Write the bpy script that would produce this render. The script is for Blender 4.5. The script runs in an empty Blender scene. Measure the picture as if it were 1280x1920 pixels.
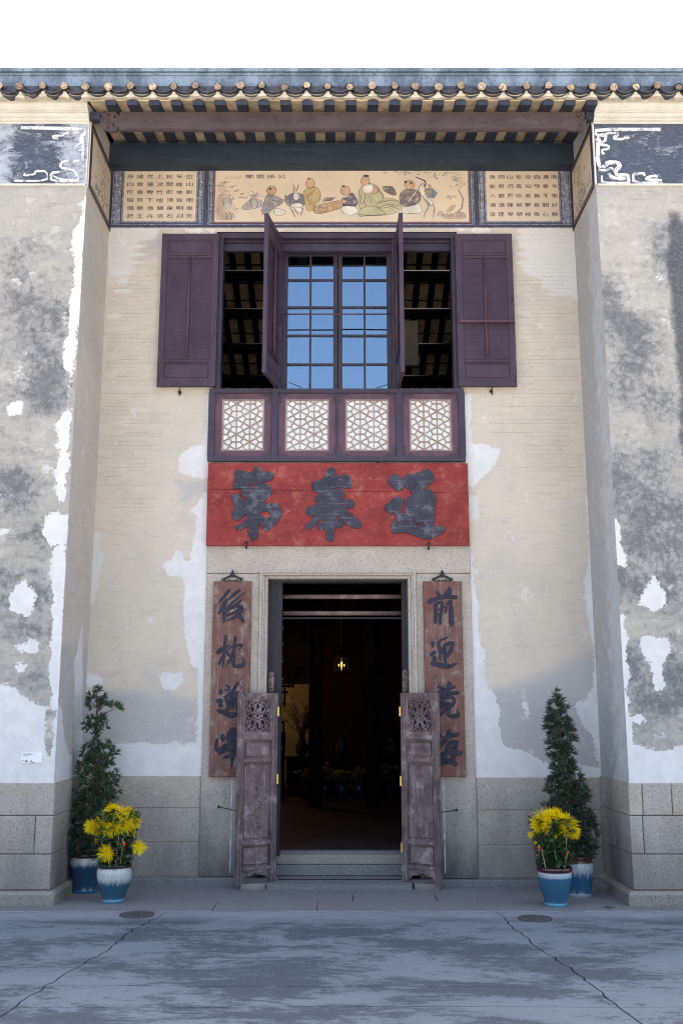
import bpy, math, random
import numpy as np
from mathutils import Vector, Matrix
from mathutils.geometry import tessellate_polygon
random.seed(7)
rng = np.random.default_rng(7)
R = math.radians
SC = bpy.context.scene
COL = SC.collection

# ---------------------------------------------------------------- camera, sky, sun, exposure
CD, CH, CF, CT = 9.89, 1.6, 1867.0, R(11.36)      # distance to the door wall, eye height, focal length, upward tilt
cam = bpy.data.cameras.new('camera')
cam.sensor_fit = 'VERTICAL'; cam.sensor_height = 36; cam.sensor_width = 24; cam.lens = 35.0
cam.clip_start = 0.05; cam.clip_end = 2000
camo = bpy.data.objects.new('camera', cam); COL.objects.link(camo)
camo.location = (0, -CD, CH); camo.rotation_euler = (R(90) + CT, 0, 0)
SC.camera = camo

SUN_EL, SUN_AZ = 54.0, 12.0                        # high behind the house, a little to the right
world = bpy.data.worlds.new('World'); SC.world = world; world.use_nodes = True
wt = world.node_tree
bg = wt.nodes['Background']
sky = wt.nodes.new('ShaderNodeTexSky'); sky.sky_type = 'NISHITA'; sky.sun_disc = False
sky.sun_elevation = R(SUN_EL); sky.sun_rotation = R(SUN_AZ)
sky.air_density = 1.0; sky.dust_density = 6.0; sky.ozone_density = 1.0; sky.altitude = 0
wt.links.new(sky.outputs[0], bg.inputs[0]); bg.inputs[1].default_value = 0.14
sun = bpy.data.lights.new('sun', 'SUN'); sun.energy = 5.0; sun.angle = R(0.53); sun.color = (1.0, 0.94, 0.86)
suno = bpy.data.objects.new('sun', sun); COL.objects.link(suno)
_sd = Vector((math.sin(R(SUN_AZ)) * math.cos(R(SUN_EL)), math.cos(R(SUN_AZ)) * math.cos(R(SUN_EL)), math.sin(R(SUN_EL))))
suno.rotation_euler = (-_sd).to_track_quat('-Z', 'Y').to_euler(); suno.location = (3, 12, 20)
vs = SC.view_settings
vs.view_transform = 'Standard'; vs.look = 'None'; vs.gamma = 1.0; vs.use_curve_mapping = False
vs.exposure = 2.42
SC.cycles.use_denoising = True
SC.cycles.max_bounces = 8; SC.cycles.diffuse_bounces = 5; SC.cycles.glossy_bounces = 4; SC.cycles.transparent_max_bounces = 8
SC.cycles.sample_clamp_indirect = 6.0
SC.render.film_transparent = False
SC.render.filter_size = 1.05; SC.cycles.filter_width = 1.05

# ---------------------------------------------------------------- where a pixel of the photograph lies in the place
def _ray(px, py):
    u = (px - 640) / CF; v = (960 - py) / CF
    return u, math.cos(CT) - v * math.sin(CT), math.sin(CT) + v * math.cos(CT)
def P(px, py, Y=0.0):                               # on an upright plane parallel to the door wall
    u, dy, dz = _ray(px, py); t = (Y + CD) / dy
    return u * t, CH + dz * t
def PX(px, Y, Z):                                   # x of a pixel column at a known depth and height
    return (px - 640) / CF * ((Y + CD) * math.cos(CT) + (Z - CH) * math.sin(CT))
def PZ(py, Y=0.0): return P(640, py, Y)[1]
def G(px, py, z=0.0):                               # on the ground
    u, dy, dz = _ray(px, py); t = (z - CH) / dz
    return u * t, -CD + dy * t
def PS(px, py, X):                                  # on a side wall at x = X
    u, dy, dz = _ray(px, py); t = X / u
    return -CD + dy * t, CH + dz * t

# ---------------------------------------------------------------- mesh building
class MB:
    def __init__(s): s.v = []; s.f = []; s.mi = []; s.T = None; s.m = 0
    def add(s, vs, fs):
        b = len(s.v)
        if s.T: vs = [s.T(*p) for p in vs]
        s.v += [tuple(p) for p in vs]; s.f += [tuple(i + b for i in f) for f in fs]; s.mi += [s.m] * len(fs)
        return s
    def box(s, x0, y0, z0, x1, y1, z1):
        return s.add([(x0,y0,z0),(x1,y0,z0),(x1,y1,z0),(x0,y1,z0),(x0,y0,z1),(x1,y0,z1),(x1,y1,z1),(x0,y1,z1)],
                     [(0,3,2,1),(4,5,6,7),(0,1,5,4),(1,2,6,5),(2,3,7,6),(3,0,4,7)])
    def panel(s, x0, z0, x1, z1, yb, yf, b):        # a raised field: box whose front edges (towards -y) are chamfered by b
        return s.add([(x0,yb,z0),(x1,yb,z0),(x1,yb,z1),(x0,yb,z1),(x0+b,yf,z0+b),(x1-b,yf,z0+b),(x1-b,yf,z1-b),(x0+b,yf,z1-b)],
                     [(0,1,2,3),(4,7,6,5),(0,4,5,1),(1,5,6,2),(2,6,7,3),(3,7,4,0)])
    def stone(s, x0, z0, x1, z1, yb, yf, b):        # box with softened front edges
        return s.add([(x0,yb,z0),(x1,yb,z0),(x1,yb,z1),(x0,yb,z1),(x0,yf+b,z0),(x1,yf+b,z0),(x1,yf+b,z1),(x0,yf+b,z1),
                      (x0+b,yf,z0+b),(x1-b,yf,z0+b),(x1-b,yf,z1-b),(x0+b,yf,z1-b)],
                     [(0,1,2,3),(0,4,5,1),(1,5,6,2),(2,6,7,3),(3,7,4,0),(4,8,9,5),(5,9,10,6),(6,10,11,7),(7,11,8,4),(8,11,10,9)])
    def quad(s, a, b, c, d): return s.add([a, b, c, d], [(0,1,2,3)])
    def tube(s, pts, rad, n=8, sy=1.0, cap=True):
        pts = [Vector(p) for p in pts]
        if not isinstance(rad, (list, tuple)): rad = [rad] * len(pts)
        vs = []; fs = []
        up = None
        for i, p in enumerate(pts):
            d = (pts[min(i+1, len(pts)-1)] - pts[max(i-1, 0)]).normalized()
            if up is None:
                up = d.orthogonal().normalized()
            up = (up - d * up.dot(d)).normalized(); w = d.cross(up)
            for k in range(n):
                a = 2 * math.pi * k / n
                vs.append(p + (up * math.cos(a) + w * math.sin(a)) * rad[i])
        for i in range(len(pts) - 1):
            for k in range(n):
                a = i*n + k; b = i*n + (k+1) % n
                fs.append((a, b, b+n, a+n))
        if cap:
            fs.append(tuple(range(n-1, -1, -1))); fs.append(tuple(range(len(vs)-n, len(vs))))
        return s.add([tuple(v) for v in vs], fs)
    def lathe(s, prof, n=32, c=(0,0,0), rib=0.0, nrib=0):
        vs = []; fs = []
        for (r, z, *q) in prof:
            for k in range(n):
                a = 2*math.pi*k/n
                rr = r * (1 + (rib * math.cos(a*nrib) if (q and q[0]) else 0))
                vs.append((c[0]+rr*math.cos(a), c[1]+rr*math.sin(a), c[2]+z))
        for i in range(len(prof)-1):
            for k in range(n):
                a = i*n+k; b = i*n+(k+1)%n
                fs.append((a, b, b+n, a+n))
        return s.add(vs, fs)
    def prism(s, poly, y0, y1, holes=()):           # polygon in x,z between depth y0 (front) and y1 (back)
        loops = [poly] + list(holes)
        tri = tessellate_polygon([[Vector((p[0], p[1], 0)) for p in l] for l in loops])
        flat = [p for l in loops for p in l]; n = len(flat)
        vs = [(p[0], y0, p[1]) for p in flat] + [(p[0], y1, p[1]) for p in flat]
        fs = [tuple(t) for t in tri] + [(t[2]+n, t[1]+n, t[0]+n) for t in tri]
        b = 0
        for l in loops:
            for i in range(len(l)):
                a, c = b+i, b+(i+1) % len(l); fs.append((a, c, c+n, a+n))
            b += len(l)
        return s.add(vs, fs)
    def ribbon(s, pts, w, y0, y1):                  # a bar of width w following points in x,z
        if not isinstance(w, (list, tuple)): w = [w]*len(pts)
        L = []; Rr = []
        for i, p in enumerate(pts):
            a = pts[max(i-1,0)]; b = pts[min(i+1,len(pts)-1)]
            dx, dz = b[0]-a[0], b[1]-a[1]; l = math.hypot(dx, dz) or 1
            nx, nz = -dz/l*w[i]/2, dx/l*w[i]/2
            L.append((p[0]+nx, p[1]+nz)); Rr.append((p[0]-nx, p[1]-nz))
        vs = []; fs = []; n = len(pts)
        for y in (y0, y1): vs += [(p[0], y, p[1]) for p in L] + [(p[0], y, p[1]) for p in Rr]
        for i in range(n-1):
            fs += [(i, i+1, n+i+1, n+i), (2*n+i, 3*n+i, 3*n+i+1, 2*n+i+1), (i, 2*n+i, 2*n+i+1, i+1), (n+i, n+i+1, 3*n+i+1, 3*n+i)]
        fs += [(0, n, 3*n, 2*n), (n-1, 3*n-1, 4*n-1, 2*n-1)]
        return s.add(vs, fs)
    def blob(s, c, r, sq=(1,1,1), n=8, m=5):
        vs = []; fs = []
        for i in range(m+1):
            t = math.pi*i/m
            for k in range(n):
                a = 2*math.pi*k/n
                vs.append((c[0]+r*sq[0]*math.sin(t)*math.cos(a), c[1]+r*sq[1]*math.sin(t)*math.sin(a), c[2]+r*sq[2]*math.cos(t)))
        for i in range(m):
            for k in range(n):
                fs.append((i*n+k, (i+1)*n+k, (i+1)*n+(k+1)%n, i*n+(k+1)%n))
        return s.add(vs, fs)

def origin(p):
    v = Vector((0,0,0))
    while p is not None: v += p.location; p = p.parent
    return v
def mesh(name, mb, mats, o=(0,0,0), smooth=False):
    me = bpy.data.meshes.new(name)
    me.from_pydata([(v[0]-o[0], v[1]-o[1], v[2]-o[2]) for v in mb.v], [], mb.f)
    if not isinstance(mats, (list, tuple)): mats = [mats]
    for m in mats: me.materials.append(m)
    if len(mats) > 1: me.polygons.foreach_set('material_index', mb.mi)
    if smooth: me.polygons.foreach_set('use_smooth', [True]*len(me.polygons))
    me.update()
    return me
def link(name, me, parent=None, loc=None, rot=None):
    o = bpy.data.objects.new(name, me); COL.objects.link(o)
    if parent is not None: o.parent = parent
    if loc is not None: o.location = loc
    if rot is not None: o.rotation_euler = rot
    return o
def obj(name, mb, mats, parent=None, smooth=False, loc=None):   # one mesh object from world coordinates
    oo = origin(parent)
    if loc is not None: oo = Vector(loc)
    o = link(name, mesh(name, mb, mats, oo, smooth), parent)
    if loc is not None: o.location = Vector(loc) - origin(parent)
    return o
def tag(o, label=None, cat=None, group=None, kind=None):
    if label: o['label'] = label
    if cat: o['category'] = cat
    if group: o['group'] = group
    if kind: o['kind'] = kind
    return o
def thing(name, label, cat, loc=(0,0,0), group=None):
    o = bpy.data.objects.new(name, None); COL.objects.link(o); o.location = loc; o.empty_display_size = 0.1
    return tag(o, label, cat, group)
def smooth_by_angle(o, ang=35):
    me = o.data
    me.polygons.foreach_set('use_smooth', [True]*len(me.polygons))
    try: me.set_sharp_from_angle(angle=R(ang))
    except Exception: pass

def from_curve(polys, extr, bev, res=1):            # filled outlines (world x,z) grown into rounded slabs, as MB in local x,z with depth y
    cu = bpy.data.curves.new('outline', 'CURVE'); cu.dimensions = '2D'; cu.fill_mode = 'BOTH'
    cu.extrude = extr; cu.bevel_depth = bev; cu.bevel_resolution = res
    for p in polys:
        sp = cu.splines.new('POLY'); sp.points.add(len(p)-1); sp.use_cyclic_u = True
        for i, q in enumerate(p): sp.points[i].co = (q[0], q[1], 0, 1)
    return _curve_mb(cu)
def _curve_mb(cu):
    o = bpy.data.objects.new('outline', cu); COL.objects.link(o)
    dg = bpy.context.evaluated_depsgraph_get()
    me = bpy.data.meshes.new_from_object(o.evaluated_get(dg))
    mb = MB()
    mb.v = [(v.co.x, -v.co.z, v.co.y) for v in me.vertices]; mb.f = [tuple(p.vertices) for p in me.polygons]; mb.mi = [0]*len(mb.f)
    bpy.data.objects.remove(o); bpy.data.curves.remove(cu); bpy.data.meshes.remove(me)
    return mb
def text_mb(body, size=1.0, extr=0.0, off=0.0, spc=1.0, line=1.0):
    cu = bpy.data.curves.new('letters', 'FONT'); cu.body = body; cu.size = size; cu.extrude = extr; cu.offset = off
    cu.space_character = spc; cu.space_line = line; cu.resolution_u = 2
    return _curve_mb(cu)
def fit(mb, x0, z0, x1, z1, y):                     # squeeze lettering into a rectangle on the plane y
    xs = [v[0] for v in mb.v]; zs = [v[2] for v in mb.v]
    a, b, c, d = min(xs), max(xs), min(zs), max(zs)
    mb.v = [(x0+(v[0]-a)/(b-a)*(x1-x0), y+v[1], z0+(v[2]-c)/(d-c)*(z1-z0)) for v in mb.v]
    return mb
def chaikin(p, k=2):
    for _ in range(k):
        q = []
        for i in range(len(p)):
            a, b = p[i], p[(i+1) % len(p)]
            q += [(a[0]*.75+b[0]*.25, a[1]*.75+b[1]*.25), (a[0]*.25+b[0]*.75, a[1]*.25+b[1]*.75)]
        p = q
    return p

def sdf(pts, polys):                                # signed distance to a union of outlines, positive inside
    best = np.full(len(pts), -1e3)
    for poly in polys:
        p = np.asarray(poly, float); n = len(p)
        d = np.full(len(pts), 1e9); ins = np.zeros(len(pts), bool)
        for i in range(n):
            a, b = p[i], p[(i+1) % n]; e = b-a; w = pts-a
            t = np.clip((w@e)/max(e@e, 1e-12), 0, 1)
            d = np.minimum(d, ((w-t[:,None]*e)**2).sum(1))
            c = (a[1] > pts[:,1]) != (b[1] > pts[:,1])
            with np.errstate(divide='ignore', invalid='ignore'):
                xi = a[0]+(pts[:,1]-a[1])/(b[1]-a[1])*e[0]
            ins ^= c & (pts[:,0] < xi)
        d = np.sqrt(d); best = np.maximum(best, np.where(ins, d, -d))
    return np.clip(best, -.4, .4)
def set_attr(me, name, arr):
    a = me.attributes.new(name, 'FLOAT', 'POINT'); a.data.foreach_set('value', np.asarray(arr, np.float32))

# ---------------------------------------------------------------- materials
class NT:
    def __init__(s, name):
        s.m = bpy.data.materials.new(name); s.m.use_nodes = True; s.t = s.m.node_tree
        s.b = s.t.nodes['Principled BSDF']
        s.pos = s.n('ShaderNodeNewGeometry').outputs['Position']
    def n(s, ty, ins=None, **pr):
        nd = s.t.nodes.new(ty)
        for k, v in pr.items(): setattr(nd, k, v)
        for k, v in (ins or {}).items():
            if isinstance(v, bpy.types.NodeSocket): s.t.links.new(v, nd.inputs[k])
            else: nd.inputs[k].default_value = v
        return nd
    def obj(s): return s.n('ShaderNodeTexCoord').outputs['Object']
    def attr(s, name): return s.n('ShaderNodeAttribute', attribute_name=name).outputs['Fac']
    def rnd(s): return s.n('ShaderNodeObjectInfo').outputs['Random']
    def sc(s, v, k): return s.n('ShaderNodeVectorMath', {0: v, 1: k}, operation='MULTIPLY').outputs[0]
    def addv(s, v, k): return s.n('ShaderNodeVectorMath', {0: v, 1: k}, operation='ADD').outputs[0]
    def noise(s, v, scale, detail=4, rough=.55, dist=0.0):
        return s.n('ShaderNodeTexNoise', {'Vector': v, 'Scale': scale, 'Detail': detail, 'Roughness': rough, 'Distortion': dist}).outputs['Fac']
    def voro(s, v, scale, out='Distance', feature='F1'):
        return s.n('ShaderNodeTexVoronoi', {'Vector': v, 'Scale': scale}, feature=feature).outputs[out]
    def math(s, op, a, b=0.0, c=None):
        d = {0: a, 1: b}
        if c is not None: d[2] = c
        return s.n('ShaderNodeMath', d, operation=op).outputs[0]
    def step(s, x, a, b, lo=0.0, hi=1.0):
        return s.n('ShaderNodeMapRange', {'Value': x, 'From Min': a, 'From Max': b, 'To Min': lo, 'To Max': hi}, interpolation_type='SMOOTHSTEP').outputs[0]
    def mix(s, f, a, b, blend='MIX'):
        c = lambda q: (*q, 1.0) if isinstance(q, tuple) and len(q) == 3 else q
        return s.n('ShaderNodeMix', {0: f, 6: c(a), 7: c(b)}, data_type='RGBA', blend_type=blend).outputs[2]
    def bump(s, h, strength=.3, dist=.01):
        s.t.links.new(s.n('ShaderNodeBump', {'Height': h, 'Strength': strength, 'Distance': dist}).outputs[0], s.b.inputs['Normal'])
    def sep(s, v): return s.n('ShaderNodeSeparateXYZ', {0: v}).outputs
    def done(s, col, rough=.8, spec=.5, metal=0.0):
        for k, v in (('Base Color', (*col, 1.0) if isinstance(col, tuple) else col), ('Roughness', rough), ('Specular IOR Level', spec), ('Metallic', metal)):
            if isinstance(v, bpy.types.NodeSocket): s.t.links.new(v, s.b.inputs[k])
            else: s.b.inputs[k].default_value = v
        return s.m

def m_wall(name, tanA, tanB, grey, moldy):
    t = NT(name); p = t.pos
    n1 = t.noise(p, .9, 5); n2 = t.noise(p, 7, 8, .62); n3 = t.noise(p, 38, 5, .6); n4 = t.noise(t.sc(p, (1, 1, .25)), 5, 5)
    gr = t.noise(p, 190, 2)
    c = t.mix(t.step(n1, .35, .68), tanA, tanB)
    md = t.noise(p, 2.4, 9, .68); c = t.mix(t.step(md, .48, .66, 0, .40), c, grey); c = t.mix(t.step(md, .32, .46, .30, 0), c, (.60, .56, .48))
    g = t.math('ADD', t.attr('grey'), t.math('MULTIPLY', t.math('SUBTRACT', n2, .5), 1.1))
    c = t.mix(t.step(g, .1, .75), c, grey)
    c = t.mix(t.step(n4, .52, .78, 0, .35), c, (.42, .40, .36))
    c = t.mix(t.step(n2, .54, .72, 0, .30), c, (.62, .59, .53))
    hb = t.noise(t.sc(p, (.35, .35, 1.6)), 11, 6, .7)
    c = t.mix(t.step(hb, .5, .72, 0, .28 if not moldy else .5), c, tuple(.62*x for x in grey))
    if moldy:
        pm = t.sc(p, (1, 1, 1.9))
        m1 = t.noise(pm, 2.1, 12, .68, .3); m2 = t.noise(p, 16, 8, .72); m3 = t.noise(pm, 5.5, 8, .65)
        vf = t.noise(t.sc(p, (1, 1, .22)), 85, 5, .7)
        mm = t.math('ADD', t.math('MULTIPLY', m1, .52), t.math('ADD', t.math('MULTIPLY', m2, .36), t.math('ADD', t.math('MULTIPLY', m3, .30), t.math('MULTIPLY', t.math('SUBTRACT', vf, .5), .16))))
        mm = t.math('ADD', mm, t.math('MULTIPLY', t.attr('mold'), .17))
        c = t.mix(t.step(mm, .54, .78, 0, .58), c, t.mix(t.step(m2, .36, .64), (.235, .235, .24), (.085, .087, .094)))
        c = t.mix(t.step(mm, .70, .84, 0, .5), c, (.060, .062, .070))
        sp = t.noise(t.sc(p, (1, 1, .6)), 95, 4, .7)
        c = t.mix(t.step(t.math('ADD', sp, t.math('MULTIPLY', m3, .30)), .74, .88, 0, .55), c, (.52, .51, .48))
    w = t.math('ADD', t.attr('wash'), t.math('MULTIPLY', t.math('SUBTRACT', n2, .5), .9))
    c = t.mix(t.step(w, .28, .62, 0, .62), c, (.60, .60, .575))
    c = t.mix(t.step(n3, .60, .72, 0, .40), c, (.66, .63, .58))
    c = t.mix(t.step(n3, .30, .42, .30, 0), c, tuple(.55*x for x in grey))
    fl = t.noise(p, 3.1, 10, .74, .2)
    c = t.mix(t.step(fl, .60, .63, 0, .55), c, (.64, .625, .59))
    # fresh lime plaster patches with ragged edges
    d = t.math('ADD', t.attr('patch'), t.math('ADD', t.math('MULTIPLY', t.math('SUBTRACT', n2, .5), .17), t.math('MULTIPLY', t.math('SUBTRACT', n3, .5), .09)))
    k = t.step(d, -.006, .006)
    pl = t.mix(t.step(n2, .3, .7), (.665, .640, .605), (.58, .562, .535)); pl = t.mix(t.step(n1, .5, .7, 0, .35), pl, (.50, .49, .47)); pl = t.mix(t.step(n3, .57, .70, 0, .35), pl, (.47, .455, .43))
    c = t.mix(k, c, pl)
    # black rain streaks
    s = t.math('ADD', t.attr('streak'), t.math('ADD', t.math('MULTIPLY', t.math('SUBTRACT', n2, .5), .16), t.math('MULTIPLY', t.math('SUBTRACT', n3, .5), .10)))
    c = t.mix(t.step(s, -.05, .02, 0, .88), c, t.mix(t.step(n3, .35, .7), (.045, .047, .055), (.11, .112, .12)))
    # rising damp near the stone
    c = t.mix(t.step(gr, .62, .80, 0, .22), c, (.12, .115, .11))
    t.bump(t.math('ADD', t.math('MULTIPLY', k, .5), t.math('ADD', n3, t.math('MULTIPLY', gr, .5))), .35, .006)
    return t.done(c, .92, .25)

def m_granite(name, A, B, dark, lowdark=.6):
    t = NT(name); p = t.pos; r = t.rnd()
    n = t.noise(p, 3.2, 6, .6); n2 = t.noise(p, 62, 3, .75); n3 = t.noise(p, 110, 2, .6); n4 = t.noise(t.sc(p, (1, 1, .35)), 2.5, 6, .65)
    c = t.mix(r, A, B)
    c = t.mix(t.step(n, .38, .66), c, tuple(.86*x for x in A))
    c = t.mix(t.step(n2, .53, .63, 0, .75), c, dark)
    c = t.mix(t.step(n3, .56, .66, 0, .6), c, (.56, .51, .45))
    z = t.sep(p)[2]
    low = t.math('MULTIPLY', t.step(t.math('ADD', z, t.math('MULTIPLY', t.math('SUBTRACT', n4, .5), 1.7)), 1.0, -.15), lowdark)
    c = t.mix(low, c, (.098, .086, .078))
    c = t.mix(t.step(n4, .60, .76, 0, .40), c, (.12, .11, .10))
    t.bump(t.math('ADD', n2, n3), .4, .004)
    return t.done(c, .85, .3)

def m_paintwood(name, base, worn, axis='z', wear=.5, rough=.6, dark=None, spec=.3):
    t = NT(name); p = t.pos
    k = {'z': (1, 1, .05), 'x': (.05, 1, 1)}[axis]
    st = t.noise(t.sc(p, k), 60, 5, .65); s2 = t.noise(t.sc(p, k), 14, 6, .6); n = t.noise(p, 4, 6, .6); sp = t.noise(p, 120, 2)
    c = t.mix(t.step(n, .35, .7), base, tuple(.72*x for x in base))
    c = t.mix(t.step(t.math('ADD', t.math('MULTIPLY', st, .6), t.math('MULTIPLY', s2, .4)), .50, .70, 0, wear), c, worn)
    if dark: c = t.mix(t.step(s2, .52, .70, 0, .7), c, dark)
    if dark:
        bl = t.noise(p, 7, 8, .7); c = t.mix(t.step(bl, .51, .64, 0, .6), c, dark); c = t.mix(t.step(bl, .36, .47, .55, 0), c, worn)
        sc_ = t.noise(t.sc(p, (1, 1, 1) if axis == 'x' else (1, 1, .3)), 26, 9, .78, .8); c = t.mix(t.step(sc_, .60, .63, 0, .6), c, tuple(min(1, 1.25*x+.03) for x in worn))
    c = t.mix(t.step(sp, .70, .78, 0, .35), c, tuple(min(1, 1.6*x+.05) for x in worn))
    t.bump(t.math('ADD', st, t.math('MULTIPLY', n, .4)), .3, .003)
    return t.done(c, rough, spec)

def m_flat(name, col, rough=.8, var=.25, scale=12, spec=.4, bump=0.0, metal=0.0, byobj=0.0):
    t = NT(name); p = t.pos
    n = t.noise(p, scale, 6, .62)
    c = t.mix(t.step(n, .3, .72), tuple(x*(1+var) for x in col), tuple(x*(1-var) for x in col))
    if byobj:
        f = t.math('ADD', 1-byobj, t.math('MULTIPLY', t.rnd(), 2*byobj))
        cc = t.n('ShaderNodeCombineXYZ', {0: f, 1: f, 2: f}).outputs[0]
        c = t.mix(1.0, c, cc, 'MULTIPLY')
    if bump: t.bump(n, bump, .005)
    return t.done(c, rough, spec, metal)

M = {}
M['wall'] = m_wall('limewashed_plaster', (.565, .492, .388), (.50, .445, .362), (.405, .385, .36), False)
M['front'] = m_wall('weathered_plaster', (.385, .355, .295), (.335, .315, .27), (.325, .315, .29), True)
M['brick'] = m_wall('limewashed_brick', (.545, .475, .375), (.485, .43, .35), (.39, .37, .34), False)
M['granite'] = m_granite('granite', (.44, .37, .285), (.35, .318, .285), (.12, .105, .095), .62)
M['surround'] = m_granite('granite_dressed', (.43, .375, .305), (.40, .355, .295), (.19, .165, .14), 1.0)
M['step'] = m_granite('granite_step', (.20, .195, .195), (.17, .165, .165), (.09, .085, .085), .3)
M['ledge'] = m_granite('granite_ledge', (.33, .28, .21), (.27, .235, .19), (.11, .10, .09), .2)
M['purple'] = m_paintwood('plum_paint', (.060, .036, .052), (.085, .058, .082), 'z', .6, .55)
M['purplelite'] = m_paintwood('plum_paint_worn', (.105, .052, .066), (.13, .085, .105), 'z', .6, .6)
M['frame'] = m_paintwood('dark_plum_paint', (.050, .038, .055), (.075, .062, .08), 'x', .5, .6)
M['beam'] = m_paintwood('old_carved_timber', (.078, .055, .053), (.14, .110, .108), 'x', .6, .7)
M['blue'] = m_paintwood('dark_blue_paint', (.026, .038, .052), (.075, .092, .11), 'x', .45, .65)
M['rafter'] = m_flat('rafter_paint', (.022, .028, .042), .7, .3, 9)
M['redboard'] = m_paintwood('red_lacquer', (.255, .042, .036), (.35, .12, .095), 'x', .5, .75, (.15, .024, .026), .15)
M['couplet'] = m_paintwood('faded_red_wood', (.170, .094, .074), (.30, .23, .205), 'z', 1.0, .85, (.165, .050, .042), .12)
M['letter'] = m_paintwood('grey_black_lacquer', (.050, .048, .064), (.16, .155, .175), 'x', .95, .7, (.028, .027, .036), .15)
M['letter2'] = m_flat('navy_lacquer', (.028, .029, .042), .6, .35, 30, .15)
M['oldwood'] = m_paintwood('weathered_bare_wood', (.175, .125, .118), (.42, .345, .325), 'z', .85, .9, (.070, .050, .048), .15)
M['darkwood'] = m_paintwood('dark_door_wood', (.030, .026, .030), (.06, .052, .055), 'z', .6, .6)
M['barwood'] = m_paintwood('round_bar_wood', (.20, .135, .115), (.34, .25, .22), 'x', .7, .7, (.09, .065, .06))
M['iron'] = m_flat('black_iron', (.018, .016, .016), .6, .4, 40, .5, .2)
M['brass'] = m_flat('brass', (.75, .50, .12), .35, .1, 30, .5, 0, .9)
M['shellwood'] = m_paintwood('bleached_lattice_wood', (.34, .28, .25), (.46, .40, .37), 'z', .5, .8, (.26, .15, .09))
M['shell'] = m_flat('shell_pane', (.70, .68, .64), .4, .08, 30, .5, 0, 0, .08)
M['cornice'] = m_flat('cream_plaster', (.545, .51, .43), .9, .10, 5, .3, .3)
M['mortarbed'] = m_flat('tile_bed_mortar', (.52, .45, .34), .9, .2, 14, .3, .5)
M['clay'] = m_flat('clay_tile_end', (.34, .245, .165), .85, .45, 40, .3, .5, 0, .42)
M['darktile'] = m_flat('dark_tile', (.050, .050, .058), .75, .5, 26, .4, .4, 0, .25)
M['ceiltile'] = m_flat('bare_clay_tile', (.54, .42, .275), .9, .22, 10, .3, .2, 0, .22)
M['creamboard'] = m_flat('eave_board', (.50, .43, .32), .9, .2, 10, .3, .3)
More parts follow.
